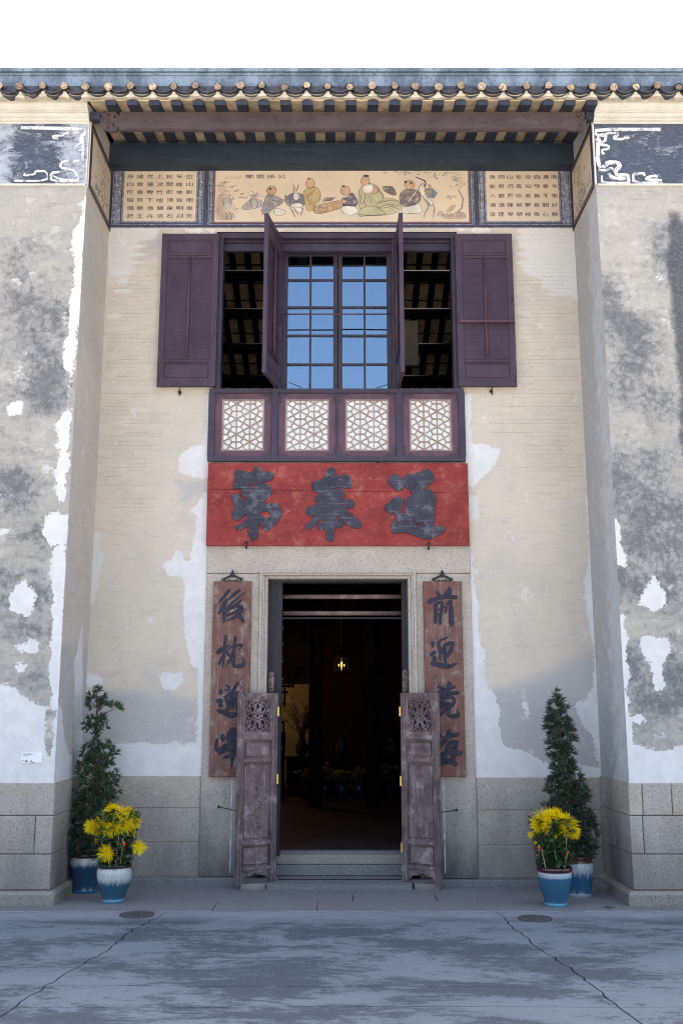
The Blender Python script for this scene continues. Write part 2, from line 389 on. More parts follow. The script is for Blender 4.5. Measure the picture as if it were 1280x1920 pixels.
def _m():
    # weathered blue-grey roof coping
    t = NT('coping_plaster'); p = t.pos
    n = t.noise(t.sc(p, (1, 1, .4)), 5, 9, .7); n2 = t.noise(p, 30, 6, .7)
    c = t.mix(t.step(n, .38, .62), (.22, .275, .33), (.10, .13, .165))
    c = t.mix(t.step(n2, .54, .68, 0, .85), c, (.035, .042, .055))
    c = t.mix(t.step(n2, .30, .42, .55, 0), c, (.42, .45, .47))
    t.bump(n2, .4, .01); M['coping'] = t.done(c, .9, .3)
    # painted band: floral blue-grey border
    t = NT('painted_border'); p = t.pos
    q = t.addv(t.sc(p, (1, 1, 1)), (0, 0, 0))
    v = t.voro(q, 17); v2 = t.voro(q, 17, 'Distance', 'DISTANCE_TO_EDGE'); n = t.noise(p, 45, 5, .6, 1.2)
    c = t.mix(t.step(n, .44, .56), (.115, .125, .17), (.27, .28, .32))
    c = t.mix(t.step(v, .22, .30, .75, 0), c, (.40, .40, .42))
    c = t.mix(t.step(v, .04, .08, .9, 0), c, (.12, .12, .16))
    M['border'] = t.done(c, .85, .3)
    t = NT('painting_ground'); p = t.pos
    n = t.noise(p, 3, 6, .6); n2 = t.noise(p, 50, 4)
    c = t.mix(t.step(n, .3, .7), (.60, .49, .36), (.53, .435, .325)); c = t.mix(t.step(n2, .55, .75, 0, .2), c, (.42, .35, .27))
    M['paper'] = t.done(c, .9, .2)
    M['inkline'] = m_flat('ink_line', (.050, .052, .085), .9, .2, 30)
    M['ink'] = m_flat('ink', (.075, .065, .065), .9, .4, 40)
    M['redline'] = m_flat('brown_line', (.22, .10, .085), .9, .2, 30)
    for k, c in dict(robegrey=(.20, .19, .20), robenavy=(.075, .07, .115), robeyellow=(.40, .30, .12), robegreen=(.40, .37, .22), skin=(.46, .28, .165),
                     white=(.60, .56, .49), hideblue=(.10, .12, .165), hidebrown=(.38, .22, .115), teal=(.10, .16, .18), rockpink=(.42, .30, .23),
                     rockgrey=(.35, .33, .31), foliage=(.22, .215, .185), rocktan=(.47, .34, .20), robedark=(.125, .10, .11)).items():
        t_ = NT('pigment_'+k); n_ = t_.noise(t_.pos, 22, 7, .72); n3_ = t_.noise(t_.pos, 5, 5)
        cc_ = t_.mix(t_.step(n3_, .35, .65), tuple(1.15*x for x in c), tuple(.85*x for x in c)); cc_ = t_.mix(t_.step(n_, .50, .66, .08, .65), cc_, (.55, .45, .335)); M['p_'+k] = t_.done(cc_, .9, .2)
    # fret panel: blue-black worn paint
    for nm, lo, hi in (('fretworn', .40, .66), ('fretdark', .60, .72)):
        t = NT(nm+'_paint'); p = t.pos
        n = t.noise(t.sc(p, (1, 1, 1.6)), 4.2, 10, .66, .8); n2 = t.noise(t.sc(p, (1, 1, 3)), 16, 7, .72, 1.5)
        s = t.math('ADD', t.math('MULTIPLY', n, .62), t.math('MULTIPLY', n2, .38))
        c = t.mix(t.step(n2, .35, .7), (.050, .058, .082), (.10, .115, .145))
        if nm == 'fretworn':
            zz = t.sep(p)[0]
            s = t.math('ADD', s, t.step(t.math('ABSOLUTE', t.math('ADD', zz, 2.98)), .10, .42, -.07, .10))
            c = t.mix(t.step(s, .44, .60), c, (.36, .38, .41))
            c = t.mix(t.step(t.noise(p, 24, 6, .75, 1), .56, .66, 0, .6), c, (.05, .055, .08))
        else:
            c = t.mix(t.step(s, .53, .64, 0, .6), c, (.36, .37, .39))
        M[nm] = t.done(c, .9, .25)
    M['fretwhite'] = m_flat('white_stucco', (.62, .605, .58), .9, .16, 25, .3, .3)
    t = NT('worn_white_stucco'); n = t.noise(t.pos, 13, 9, .74, .6)
    c = t.mix(t.step(n, .52, .60, 0, .8), (.60, .59, .57), (.16, .175, .21)); M['fretscroll'] = t.done(c, .9, .2)
    # window glass: old panes, strong reflection over a dim view
    t = NT('old_window_glass')
    g = t.n('ShaderNodeBsdfGlossy', {'Color': (.60, .80, 1, 1), 'Roughness': .015}); tr = t.n('ShaderNodeBsdfTransparent', {'Color': (.16, .19, .22, 1)})
    nz = t.noise(t.pos, 3.0, 2); bp = t.n('ShaderNodeBump', {'Height': nz, 'Strength': .04, 'Distance': .02}); t.t.links.new(bp.outputs[0], g.inputs['Normal'])
    fr = t.n('ShaderNodeFresnel', {'IOR': 1.75})
    f = t.math('MULTIPLY', fr.outputs[0], 3.6)
    mx = t.n('ShaderNodeMixShader', {0: f, 1: tr.outputs[0], 2: g.outputs[0]})
    t.t.links.new(mx.outputs[0], t.t.nodes['Material Output'].inputs['Surface']); M['glass'] = t.m
    # courtyard cement, worn in horizontal brush strokes
    t = NT('worn_cement'); p = t.pos
    n = t.noise(t.sc(p, (.55, 1.1, 1)), 1.5, 10, .74, .4); f = t.noise(t.sc(p, (.5, 1.3, 1)), 17, 10, .80, .4); fine = t.noise(p, 60, 5, .65); big = t.noise(p, .5, 3)
    s = t.math('ADD', t.math('MULTIPLY', n, .66), t.math('ADD', t.math('MULTIPLY', f, .36), t.math('MULTIPLY', fine, .16)))
    c = t.mix(t.step(big, .35, .65), (.146, .165, .178), (.126, .144, .156))
    c = t.mix(t.step(f, .42, .62, 0, .55), c, (.178, .196, .205))
    c = t.mix(t.step(s, .565, .615), c, t.mix(t.step(fine, .3, .7), (.042, .049, .057), (.085, .097, .108)))
    c = t.mix(t.step(fine, .62, .72, 0, .35), c, (.33, .33, .34))
    y = t.sep(p)[1]
    edge = t.step(t.math('ADD', y, t.math('MULTIPLY', t.math('SUBTRACT', f, .5), .5)), -1.75, -1.35, 0, .6)
    c = t.mix(edge, c, (.27, .275, .285))
    t.bump(t.math('ADD', s, t.math('MULTIPLY', fine, .5)), .35, .008); M['cement'] = t.done(c, .88, .3)
    M['crack'] = m_flat('joint_dirt', (.055, .055, .058), .95, .4, 30)
    M['mortarline'] = m_flat('cement_fill', (.25, .25, .25), .9, .2, 30)
    # pots
    def glaze(nm, rim, band, body, ztop, zmid, drip, gloss=.18, foot=None):
        t = NT(nm); o = t.obj(); x, y, z = t.sep(o)
        ang = t.math('ARCTAN2', y, x)
        cv = t.n('ShaderNodeCombineXYZ', {0: t.math('COSINE', ang), 1: t.math('SINE', ang), 2: t.math('MULTIPLY', z, .35)}).outputs[0]
        n = t.noise(cv, 7, 4, .6); n2 = t.noise(cv, 22, 3, .6)
        zz = t.math('ADD', z, t.math('MULTIPLY', t.math('SUBTRACT', n2, .5), drip*2.2)); zz = t.math('ADD', zz, t.math('MULTIPLY', t.math('SUBTRACT', n, .5), drip*1.2))
        c = t.mix(t.step(zz, zmid-.006, zmid+.006), body, tuple(.5*a+.5*b for a, b in zip(band, body)))
        c = t.mix(t.step(zz, zmid+.014, zmid+.036), c, t.mix(t.step(n2, .35, .7), band, tuple(.72*a for a in band)))
        c = t.mix(t.step(t.math('ADD', z, t.math('MULTIPLY', t.math('SUBTRACT', n2, .5), drip*.35)), ztop-.005, ztop+.008), c, rim)
        if foot: c = t.mix(t.step(z, .028, .036, .7, 0), c, foot)
        return t.done(c, gloss, .6)
    M['pot_light'] = glaze('pale_drip_glaze', (.020, .012, .014), (.50, .50, .46), (.020, .082, .118), .285, .165, .05, .2, (.10, .25, .36))
    M['pot_dark'] = glaze('dark_drip_glaze', (.035, .014, .012), (.46, .47, .43), (.012, .055, .095), .305, .24, .06, .15, (.03, .14, .27))
    M['pot_maroon'] = glaze('maroon_rim_glaze', (.045, .010, .013), (.50, .52, .52), (.026, .098, .158), .275, .235, .014, .2, (.10, .28, .38))
    M['pot_streak'] = glaze('brown_streak_glaze', (.085, .028, .018), (.42, .45, .46), (.022, .085, .15), .285, .19, .10, .15, (.35, .36, .36))
    M['soil'] = m_flat('potting_soil', (.022, .017, .013), .95, .5, 40)
    def leafmat(nm, a, b, rough=.45):
        t = NT(nm); n = t.noise(t.pos, 14, 3)
        c = t.mix(t.step(n, .35, .65), a, b)
        M[nm] = t.done(c, rough, .5)
    leafmat('yew_leaf', (.030, .055, .026), (.048, .078, .038)); leafmat('yew_tip', (.060, .105, .035), (.085, .13, .05)); leafmat('pine_leaf', (.030, .045, .024), (.052, .066, .040))
    leafmat('mum_leaf', (.030, .065, .018), (.050, .090, .028), .6)
    M['bark'] = m_flat('bark', (.11, .075, .05), .9, .35, 30, .3, .4)
    t = NT('yellow_petal'); n = t.noise(t.pos, 20, 2); c = t.mix(t.step(n, .35, .65), (.90, .74, .006), (.88, .62, .004)); c = t.mix(t.step(t.rnd(), 0, 1, 0, .25), c, (.92, .82, .05)); M['petal'] = t.done(c, .6, .15)
    tl = t.n('ShaderNodeBsdfTranslucent', {'Color': c}); mx = t.n('ShaderNodeMixShader', {0: .45, 1: t.b.outputs[0], 2: tl.outputs[0]})
    t.t.links.new(mx.outputs[0], t.t.nodes['Material Output'].inputs['Surface'])
    M['eye'] = m_flat('flower_eye', (.38, .24, .02), .8, .3, 60)
    M['bamboo'] = m_flat('bamboo_stake', (.42, .31, .17), .7, .2, 40)
    M['bead'] = m_flat('red_bead', (.62, .012, .010), .25, .1, 40); M['gold'] = m_flat('gold_bead', (.75, .50, .10), .3, .1, 40, .5, 0, .6)
    M['card'] = m_flat('white_card', (.72, .72, .73), .45, .04, 20); M['cardink'] = m_flat('card_ink', (.035, .035, .045), .6, .1, 20)
    M['cardred'] = m_flat('card_plum', (.18, .03, .07), .6, .1, 20)
    M['manhole'] = m_flat('cast_cover', (.060, .056, .054), .75, .35, 35, .4, .5)
    # interiors
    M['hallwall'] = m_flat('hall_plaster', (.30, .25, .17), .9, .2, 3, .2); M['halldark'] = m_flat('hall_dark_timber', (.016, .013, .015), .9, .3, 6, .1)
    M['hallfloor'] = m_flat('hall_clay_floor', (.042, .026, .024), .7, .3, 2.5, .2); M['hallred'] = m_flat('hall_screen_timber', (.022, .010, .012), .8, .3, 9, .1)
    M['twig'] = m_flat('twig', (.035, .020, .018), .8, .3, 30); M['vase'] = m_flat('vase_glaze', (.03, .032, .045), .25, .2, 12)
    M['dimflower'] = m_flat('pale_yellow_bloom', (.16, .13, .04), .8, .3, 30)
    M['scroll'] = m_flat('scroll_paper', (.34, .35, .29), .9, .1, 10)
    def emit(nm, col, st):
        m = bpy.data.materials.new(nm); m.use_nodes = True; b = m.node_tree.nodes['Principled BSDF']
        b.inputs['Base Color'].default_value = (*col, 1); b.inputs['Emission Color'].default_value = (*col, 1); b.inputs['Emission Strength'].default_value = st
        M[nm] = m
    emit('candle_bulb', (1.0, .42, .06), 1.3)
    M['lampglass'] = m_flat('lantern_brass', (.06, .035, .02), .6, .2, 20, .3, 0, .3)
_m()

# ---------------------------------------------------------------- ground: one sheet to the horizon, slabs laid on it
XR, YF = 2.495, -0.95                                # half width of the recess, front plane of the two pilasters
mb = MB(); mb.box(-400, -400, -.6, 400, 400, -.022)
ground = tag(obj('ground', mb, M['crack']), kind='structure')
def slab_prism(poly, z0, z1, jig=0.0):               # polygon in x,y
    mb = MB(); n = len(poly)
    tri = tessellate_polygon([[Vector((p[0], p[1], 0)) for p in poly]])
    mb.add([(p[0], p[1], z1) for p in poly] + [(p[0], p[1], z0) for p in poly],
           [tuple(t) if Vector(((poly[t[1]][0]-poly[t[0]][0]), (poly[t[1]][1]-poly[t[0]][1]))).cross(Vector((poly[t[2]][0]-poly[t[0]][0], poly[t[2]][1]-poly[t[0]][1]))) > 0 else (t[0], t[2], t[1]) for t in tri]
           + [(i, (i+1) % n, (i+1) % n + n, i+n) for i in range(n)])
    return mb
YE = -1.235                                          # where the paved strip meets the cement
def jag(pts, amp, k=7):
    out = []
    for a, b in zip(pts[:-1], pts[1:]):
        for i in range(k):
            f = i/k; out.append((a[0]+(b[0]-a[0])*f+random.uniform(-amp, amp), a[1]+(b[1]-a[1])*f+(random.uniform(-amp, amp)*.4 if i else 0)))
    return out + [pts[-1]]
cl = jag([(-1.40, YE), (-1.56, -1.95), (-1.60, -2.6), (-1.73, -3.3), (-1.80, -3.92)], .016, 11)
cr = jag([(1.27, YE-.02), (1.30, -1.9), (1.36, -2.5), (1.47, -3.2), (1.53, -3.92)], .015, 11)
j1 = lambda x: -3.53 + .012*math.sin(3*x) - .012*x; j2 = lambda x: -3.95 + .012*math.sin(2.2*x+1) + .004*x
def cutx(c, y):
    for a, b in zip(c[:-1], c[1:]):
        if (a[1]-y)*(b[1]-y) <= 0: return a[0]+(b[0]-a[0])*((y-a[1])/(b[1]-a[1] or 1e-9))
    return c[-1][0]
g = .0065
def cement(poly): return tag(obj('cement_slab', slab_prism(poly, -.03, 0), M['cement'], ground), None)
def upto(c, y0, y1, dx):                              # part of a crack between two depths
    q = [(p[0]+dx, p[1]) for p in c if y1 < p[1] < y0]
    return [(cutx(c, min(y0, c[0][1]-1e-4))+dx, y0)] + q + [(cutx(c, max(y1, c[-1][1]+1e-4))+dx, y1)]
for (ya, yb) in ((YE-.008, None), (None, None)):
    pass
rows = [(lambda x: YE-.006, lambda x: j1(x)+g*.6), (lambda x: j1(x)-g*.6, lambda x: j2(x)+g*.6), (lambda x: j2(x)-g*.6, lambda x: -7.5)]
for i, (top, bot) in enumerate(rows):
    xs = [-9.0, None, None, 9.0]
    a0 = upto(cl, top(-1.5), bot(-1.7), 0) if i < 2 else [(-1.80, top(-1.8)), (-2.3, -7.5)]
    b0 = upto(cr, top(1.3), bot(1.5), 0) if i < 2 else [(1.53, top(1.5)), (2.0, -7.5)]
    lin = lambda f, x0, x1, k=8: [(x0+(x1-x0)*q/k, f(x0+(x1-x0)*q/k)) for q in range(k+1)]
    sh = lambda c, d: [(p[0]+d, p[1]) for p in c]
    A = sh(a0, -g); Bq = sh(a0, g); Cq = sh(b0, -g); Dq = sh(b0, g)
    cement(lin(bot, -9, A[-1][0])[:-1] + list(reversed(A)) + list(reversed(lin(top, -9, A[0][0])[:-1])))
    cement(lin(bot, Bq[-1][0], Cq[-1][0])[1:-1] + list(reversed(Cq)) + list(reversed(lin(top, Bq[0][0], Cq[0][0])[1:-1])) + Bq)
    cement(lin(bot, Dq[-1][0], 9)[1:] + list(reversed(lin(top, Dq[0][0], 9)[1:])) + Dq)
M['yard'] = m_flat('pale_bounce_paving', (.42, .40, .37), .9, .15, 2, .2)
for k in range(4):                                    # the unseen yard goes on behind the camera, paved paler to bounce light
    for x in (-24, -12, 0, 12):
        tag(obj('yard_slab', MB().box(x+.006, -7.51-8*(k+1)+.006, -.03, x+11.994, -7.51-8*k-.006, -.001), M['yard'], ground))
# paved strip of granite flags in three rows
fl = [(.30, -.385, [-5, -3.9, -2.1, -1.02, .42, 1.55, 2.35, 3.6, 5]), (-.385, -.80, [-5, -3.5, -2.3, -1.215, .1, .83, 1.44, 2.6, 4, 5]), (-.80, YE, [-5, -4.1, -2.7, -1.06, -.2, 1.16, 2.0, 3.3, 5])]
for (ya, yb, xs) in fl:
    for x0, x1 in zip(xs[:-1], xs[1:]):
        sk = random.uniform(-.035, .035)
        gg = .002
        tag(obj('paving_flag', slab_prism([(x0+gg, yb+gg), (x1-gg+sk*.3, yb+gg), (x1-gg, ya-gg), (x0+gg+sk*.0, ya-gg)], -.03, random.uniform(-.002, .003)), M['step'], ground))
mb = MB(); mb.add([(-5, YE-.05, .0022), (5, YE-.05, .0022), (5, YE-.012, .0022), (-5, YE-.012, .0022)], [(0,1,2,3)])
# a line of cement filling along the edge of the flags, ragged
mb = MB(); pts = [(-5+10*i/160, YE-.030+random.uniform(-.016, .016)) for i in range(161)]
for i in range(160):
    w = .012+.010*random.random()
    a, b = pts[i], pts[i+1]
    mb.add([(a[0], a[1]-w, .0022), (b[0], b[1]-w, .0022), (b[0], YE-.007, .0022), (a[0], YE-.007, .0022)], [(0,1,2,3)])
obj('cement_fillet', mb, M['mortarline'], ground)

# ---------------------------------------------------------------- the house front
house = thing('mansion', 'weathered two storey Chinese mansion front with recessed doorway, shuttered window and granite base', 'mansion')

def poly_at(px, Y): return [P(a, b, Y) for a, b in px]
BACK_PATCH = [poly_at(q, 0) for q in [
  [(388,918),(374,938),(361,953),(369,975),(367,1000),(359,1025),(353,1050),(342,1046),(340,1036),(331,1033),(322,1047),(305,1059),(312,1072),(319,1083),(335,1078),(347,1080),(344,1116),(345,1169),(348,1200),(355,1244),(372,1256),(372,1300),(369,1394),(219,1394),(190,1400),(190,1470),(385,1470),(388,1300),(390,1030)],
  [(391,834),(365,836),(347,843),(338,852),(334,864),(338,880),(346,890),(362,897),(391,894)],
  [(384,726),(385,780),(382,838),(393,838),(393,726)],
  [(345,428),(345,437),(404,437),(404,428)],[(858,428),(858,436),(905,434),(930,428)],
  [(301,1269),(312,1261),(341,1263),(344,1281),(328,1295),(306,1290)],
  [(157,1262),(190,1264),(192,1284),(170,1290),(156,1288)],
  [(868,740),(882,741),(883,828),(908,832),(936,844),(927,872),(908,894),(892,909),(868,912)],
  [(878,1020),(884,1031),(889,1075),(896,1134),(893,1162),(900,1200),(910,1231),(905,1269),(914,1287),(930,1310),(938,1331),(936,1375),(942,1397),(974,1403),(1017,1425),(1050,1440),(1089,1434),(1140,1437),(1140,1475),(880,1475),(880,1250)],
  [(1074,1322),(1095,1312),(1111,1290),(1140,1300),(1140,1425),(1124,1437),(1105,1375),(1086,1344)],
  [(974,1317),(986,1316),(996,1334),(988,1343),(980,1334)],
  [(1094,810),(1099,810),(1109,1050),(1122,1300),(1114,1300),(1110,1200),(1096,1130),(1094,1090),(1104,1060),(1098,900)],
]]
BACK_WASH = [poly_at(q, 0) for q in [
  [(202,428),(300,428),(290,450),(262,452),(258,480),(250,500),(242,520),(237,556),(217,556),(222,520),(205,515)],
  [(967,428),(1080,428),(1085,520),(1090,575),(1070,552),(1035,556),(997,517),(975,502),(972,457)],
  [(166,1000),(187,1002),(188,1030),(197,1045),(187,1070),(183,1103),(178,1128),(158,1140)],
  [(878,925),(896,930),(899,972),(884,976)],[(1095,1100),(1112,1120),(1120,1230),(1105,1180)]]]
BACK_GREY = [poly_at(q, 0) for q in [[(140,1300),(250,1292),(376,1310),(376,1400),(140,1400)], [(890,1300),(1000,1270),(1140,1200),(1140,1450),(890,1450)],
  [(262,440),(310,430),(300,480),(262,500)],[(330,900),(390,900),(390,930),(340,940)]]]
BACK_BRICK = [poly_at(q, 0) for q in [[(208,432),(303,432),(292,728),(300,760),(280,860),(250,1000),(196,1000),(190,960),(178,960)], [(960,432),(1072,432),(1092,760),(1096,930),(1020,930),(930,820),(965,700)]]]
def back_attrs(x, z):
    pts = np.stack([x, z], 1)
    gr = np.clip(sdf(pts, BACK_GREY)/.25 + .35, 0, 1)
    br = np.clip(sdf(pts, BACK_BRICK)/.45 + .30, 0, 1)
    wa = np.clip(sdf(pts, BACK_WASH)/.10 + .45, 0, 1)
    return dict(patch=sdf(pts, BACK_PATCH), grey=gr, wash=wa, mold=np.zeros(len(x)), streak=np.full(len(x), -.4)), br
def grid_lines(a, b, step, extra):
    n = max(1, int(round((b-a)/step))); ls = sorted(set([round(a+(b-a)*i/n, 5) for i in range(n+1)]))
    for e in extra:
        if a < e < b: ls = [q for q in ls if abs(q-e) > step*.35 or q in (a, b)] + [round(e, 5)]
    return sorted(ls)
def sheet(xs, zs, hole=lambda x, z: False):
    xs = np.array(xs); zs = np.array(zs); nx, nz = len(xs), len(zs)
    Xg, Zg = np.meshgrid(xs, zs); fs = []
    for j in range(nz-1):
        for i in range(nx-1):
            if not hole((xs[i]+xs[i+1])/2, (zs[j]+zs[j+1])/2):
                a = j*nx+i; fs.append((a, a+1, a+nx+1, a+nx))
    return Xg.ravel(), Zg.ravel(), fs
WX0, WX1, WZ0, WZ1 = -1.335, 1.235, 4.05, 6.655       # window hole
DX0, DX1, DZ1 = -.735, .663, 2.907                    # door hole
SX0, SX1, SZ1 = -1.345, 1.288, 3.24                   # dressed granite surround
hx = lambda x, z: (WX0 < x < WX1 and WZ0 < z < WZ1) or (DX0-.1 < x < DX1+.1 and z < DZ1+.1)
X_, Z_, F_ = sheet(grid_lines(-XR, XR, .03, [WX0, WX1, DX0-.1, DX1+.1]), grid_lines(-.02, 8.0, .03, [WZ0, WZ1, DZ1+.1]), hx)
at, br = back_attrs(X_, Z_)
at['wash'] = np.maximum(at['wash'], br*.36)
mb = MB(); mb.add([(x, 0, z) for x, z in zip(X_, Z_)], F_)
wall = obj('back_wall', mb, M['wall'], house)
for k, v in at.items(): set_attr(wall.data, k, v)
# brick courses showing through the limewash
bricks = []
ch, bl = .0465, .235
for r in range(int(3.3/ch), int(6.69/ch)):
    z0 = r*ch
    for c in range(-11, 12):
        x0 = c*bl + (bl/2 if r % 2 else 0)
        for (lo, hi) in ((-XR+.005, -1.36), (1.30, XR-.005)):
            a, b = max(x0, lo), min(x0+bl, hi)
            if b-a < .05: continue
            bricks.append((a, z0, b, z0+ch))
bc = np.array([((b[0]+b[2])/2, (b[1]+b[3])/2) for b in bricks])
ba, bb = back_attrs(bc[:,0], bc[:,1])
keep = [i for i in range(len(bricks)) if ba['patch'][i] < -.06 and bb[i] > .12 + .75*rng.random()**1.6]
keep.sort(key=lambda i: -bb[i] - .1*(bc[i,1] > 4.6))
rest = MB()
def brick_mb(i, mb):
    a, z0, b, z1 = bricks[i]; j = random.uniform(.0016, .0034)
    return mb.panel(a+.0035, z0+.0035, b-.0035, z1-.0035, 0.001, -j-.0015, .0015)
def brick_attr(o):
    n = len(o.data.vertices); co = np.zeros(n*3, np.float32); o.data.vertices.foreach_get('co', co); co = co.reshape(-1, 3)
    q, _ = back_attrs(co[:,0], co[:,2])
    for k, v in q.items(): set_attr(o.data, k, v)
keep.sort(key=lambda i: abs(bc[i,1]-5.6) + (0 if bb[i] > .6 else 2))
for i in keep[:300]: brick_attr(obj('brick', brick_mb(i, MB()), M['brick'], wall))
for i in keep[300:]: brick_mb(i, rest)
o = obj('brickwork', rest, M['brick'], wall); brick_attr(o); o['kind'] = 'stuff'

# the two pilasters: front face and the side face turned to the recess
FRONT_L = [poly_at(q, YF) for q in [
  [(163,351),(158,370),(153,400),(150,420),(135,435),(135,470),(140,520),(133,560),(130,600),(122,640),(120,690),(132,700),(129,735),(131,780),(170,352)],
  [(138,700),(131,770),(120,772),(106,790),(110,850),(103,887),(109,940),(124,942)],
  [(91,959),(117,962),(130,965),(125,1025),(94,1025),(84,1012),(77,994),(84,981)],
  [(101,1020),(97,1150),(95,1280),(96,1330),(112,1330),(125,1020)],
  [(47,1087),(59,1100),(70,1119),(64,1137),(47,1156),(19,1147),(17,1116),(31,1100)],
  [(23,750),(41,753),(42,778),(16,780),(12,762)],[(19,1212),(62,1203),(73,1212),(62,1228),(34,1222)],[(31,1241),(47,1244),(47,1262),(34,1272),(28,1259)],
  [(-260,1283),(19,1281),(41,1306),(69,1322),(86,1328),(83,1375),(92,1425),(112,1300),(112,1480),(-260,1480)],[(-40,985),(2,990),(12,996),(4,1004),(-40,1008)]]]
FRONT_R = [poly_at(q, YF) for q in [
  [(1140,969),(1158,972),(1163,1019),(1175,1053),(1174,1066),(1155,1059),(1140,1030)],
  [(1224,1083),(1236,1097),(1252,1122),(1249,1137),(1224,1144),(1196,1134),(1197,1119),(1211,1103)],
  [(1203,1197),(1221,1192),(1249,1200),(1255,1212),(1252,1228),(1239,1244),(1242,1294),(1227,1297),(1219,1244),(1205,1225)],
  [(1150,1148),(1171,1153),(1175,1216),(1177,1262),(1175,1300),(1186,1312),(1180,1331),(1189,1394),(1217,1406),(1290,1400),(1500,1405),(1500,1490),(1150,1490)],
  [(1182,1340),(1205,1337),(1208,1352),(1198,1362),(1184,1354)]]]
MOLD_L = [(40,480,45,45),(20,560,60,40),(60,620,50,70),(100,690,40,50),(60,735,60,35),(25,900,40,40),(30,930,40,45),(70,1000,30,30),(20,1075,45,30),(15,1135,30,40),(75,1120,25,30),(70,1265,25,25),(55,1185,45,20),(120,590,30,30),(95,760,35,30)]
MOLD_R = [(1150,570,30,40),(1165,610,50,25),(1210,640,40,60),(1180,680,40,40),(1160,730,50,40),(1240,760,40,40),(1150,890,28,40),(1230,870,50,35),(1180,930,50,40),(1240,960,60,50),(1180,1010,40,40),(1250,1100,40,60),(1165,1075,25,22),(1175,1115,40,30),(1270,1020,60,60),(1230,1310,60,60),(1265,1240,40,60),(1185,1240,25,40),(1245,480,30,70),(1135,540,20,40)]
STREAK_R = [poly_at([(1255,402),(1270,402),(1281,425),(1300,440),(1330,420),(1430,410),(1430,1000),(1300,900),(1278,830),(1276,740),(1274,700),(1268,640),(1262,580),(1258,540),(1252,500),(1255,470)], YF)]
STREAK_N = []
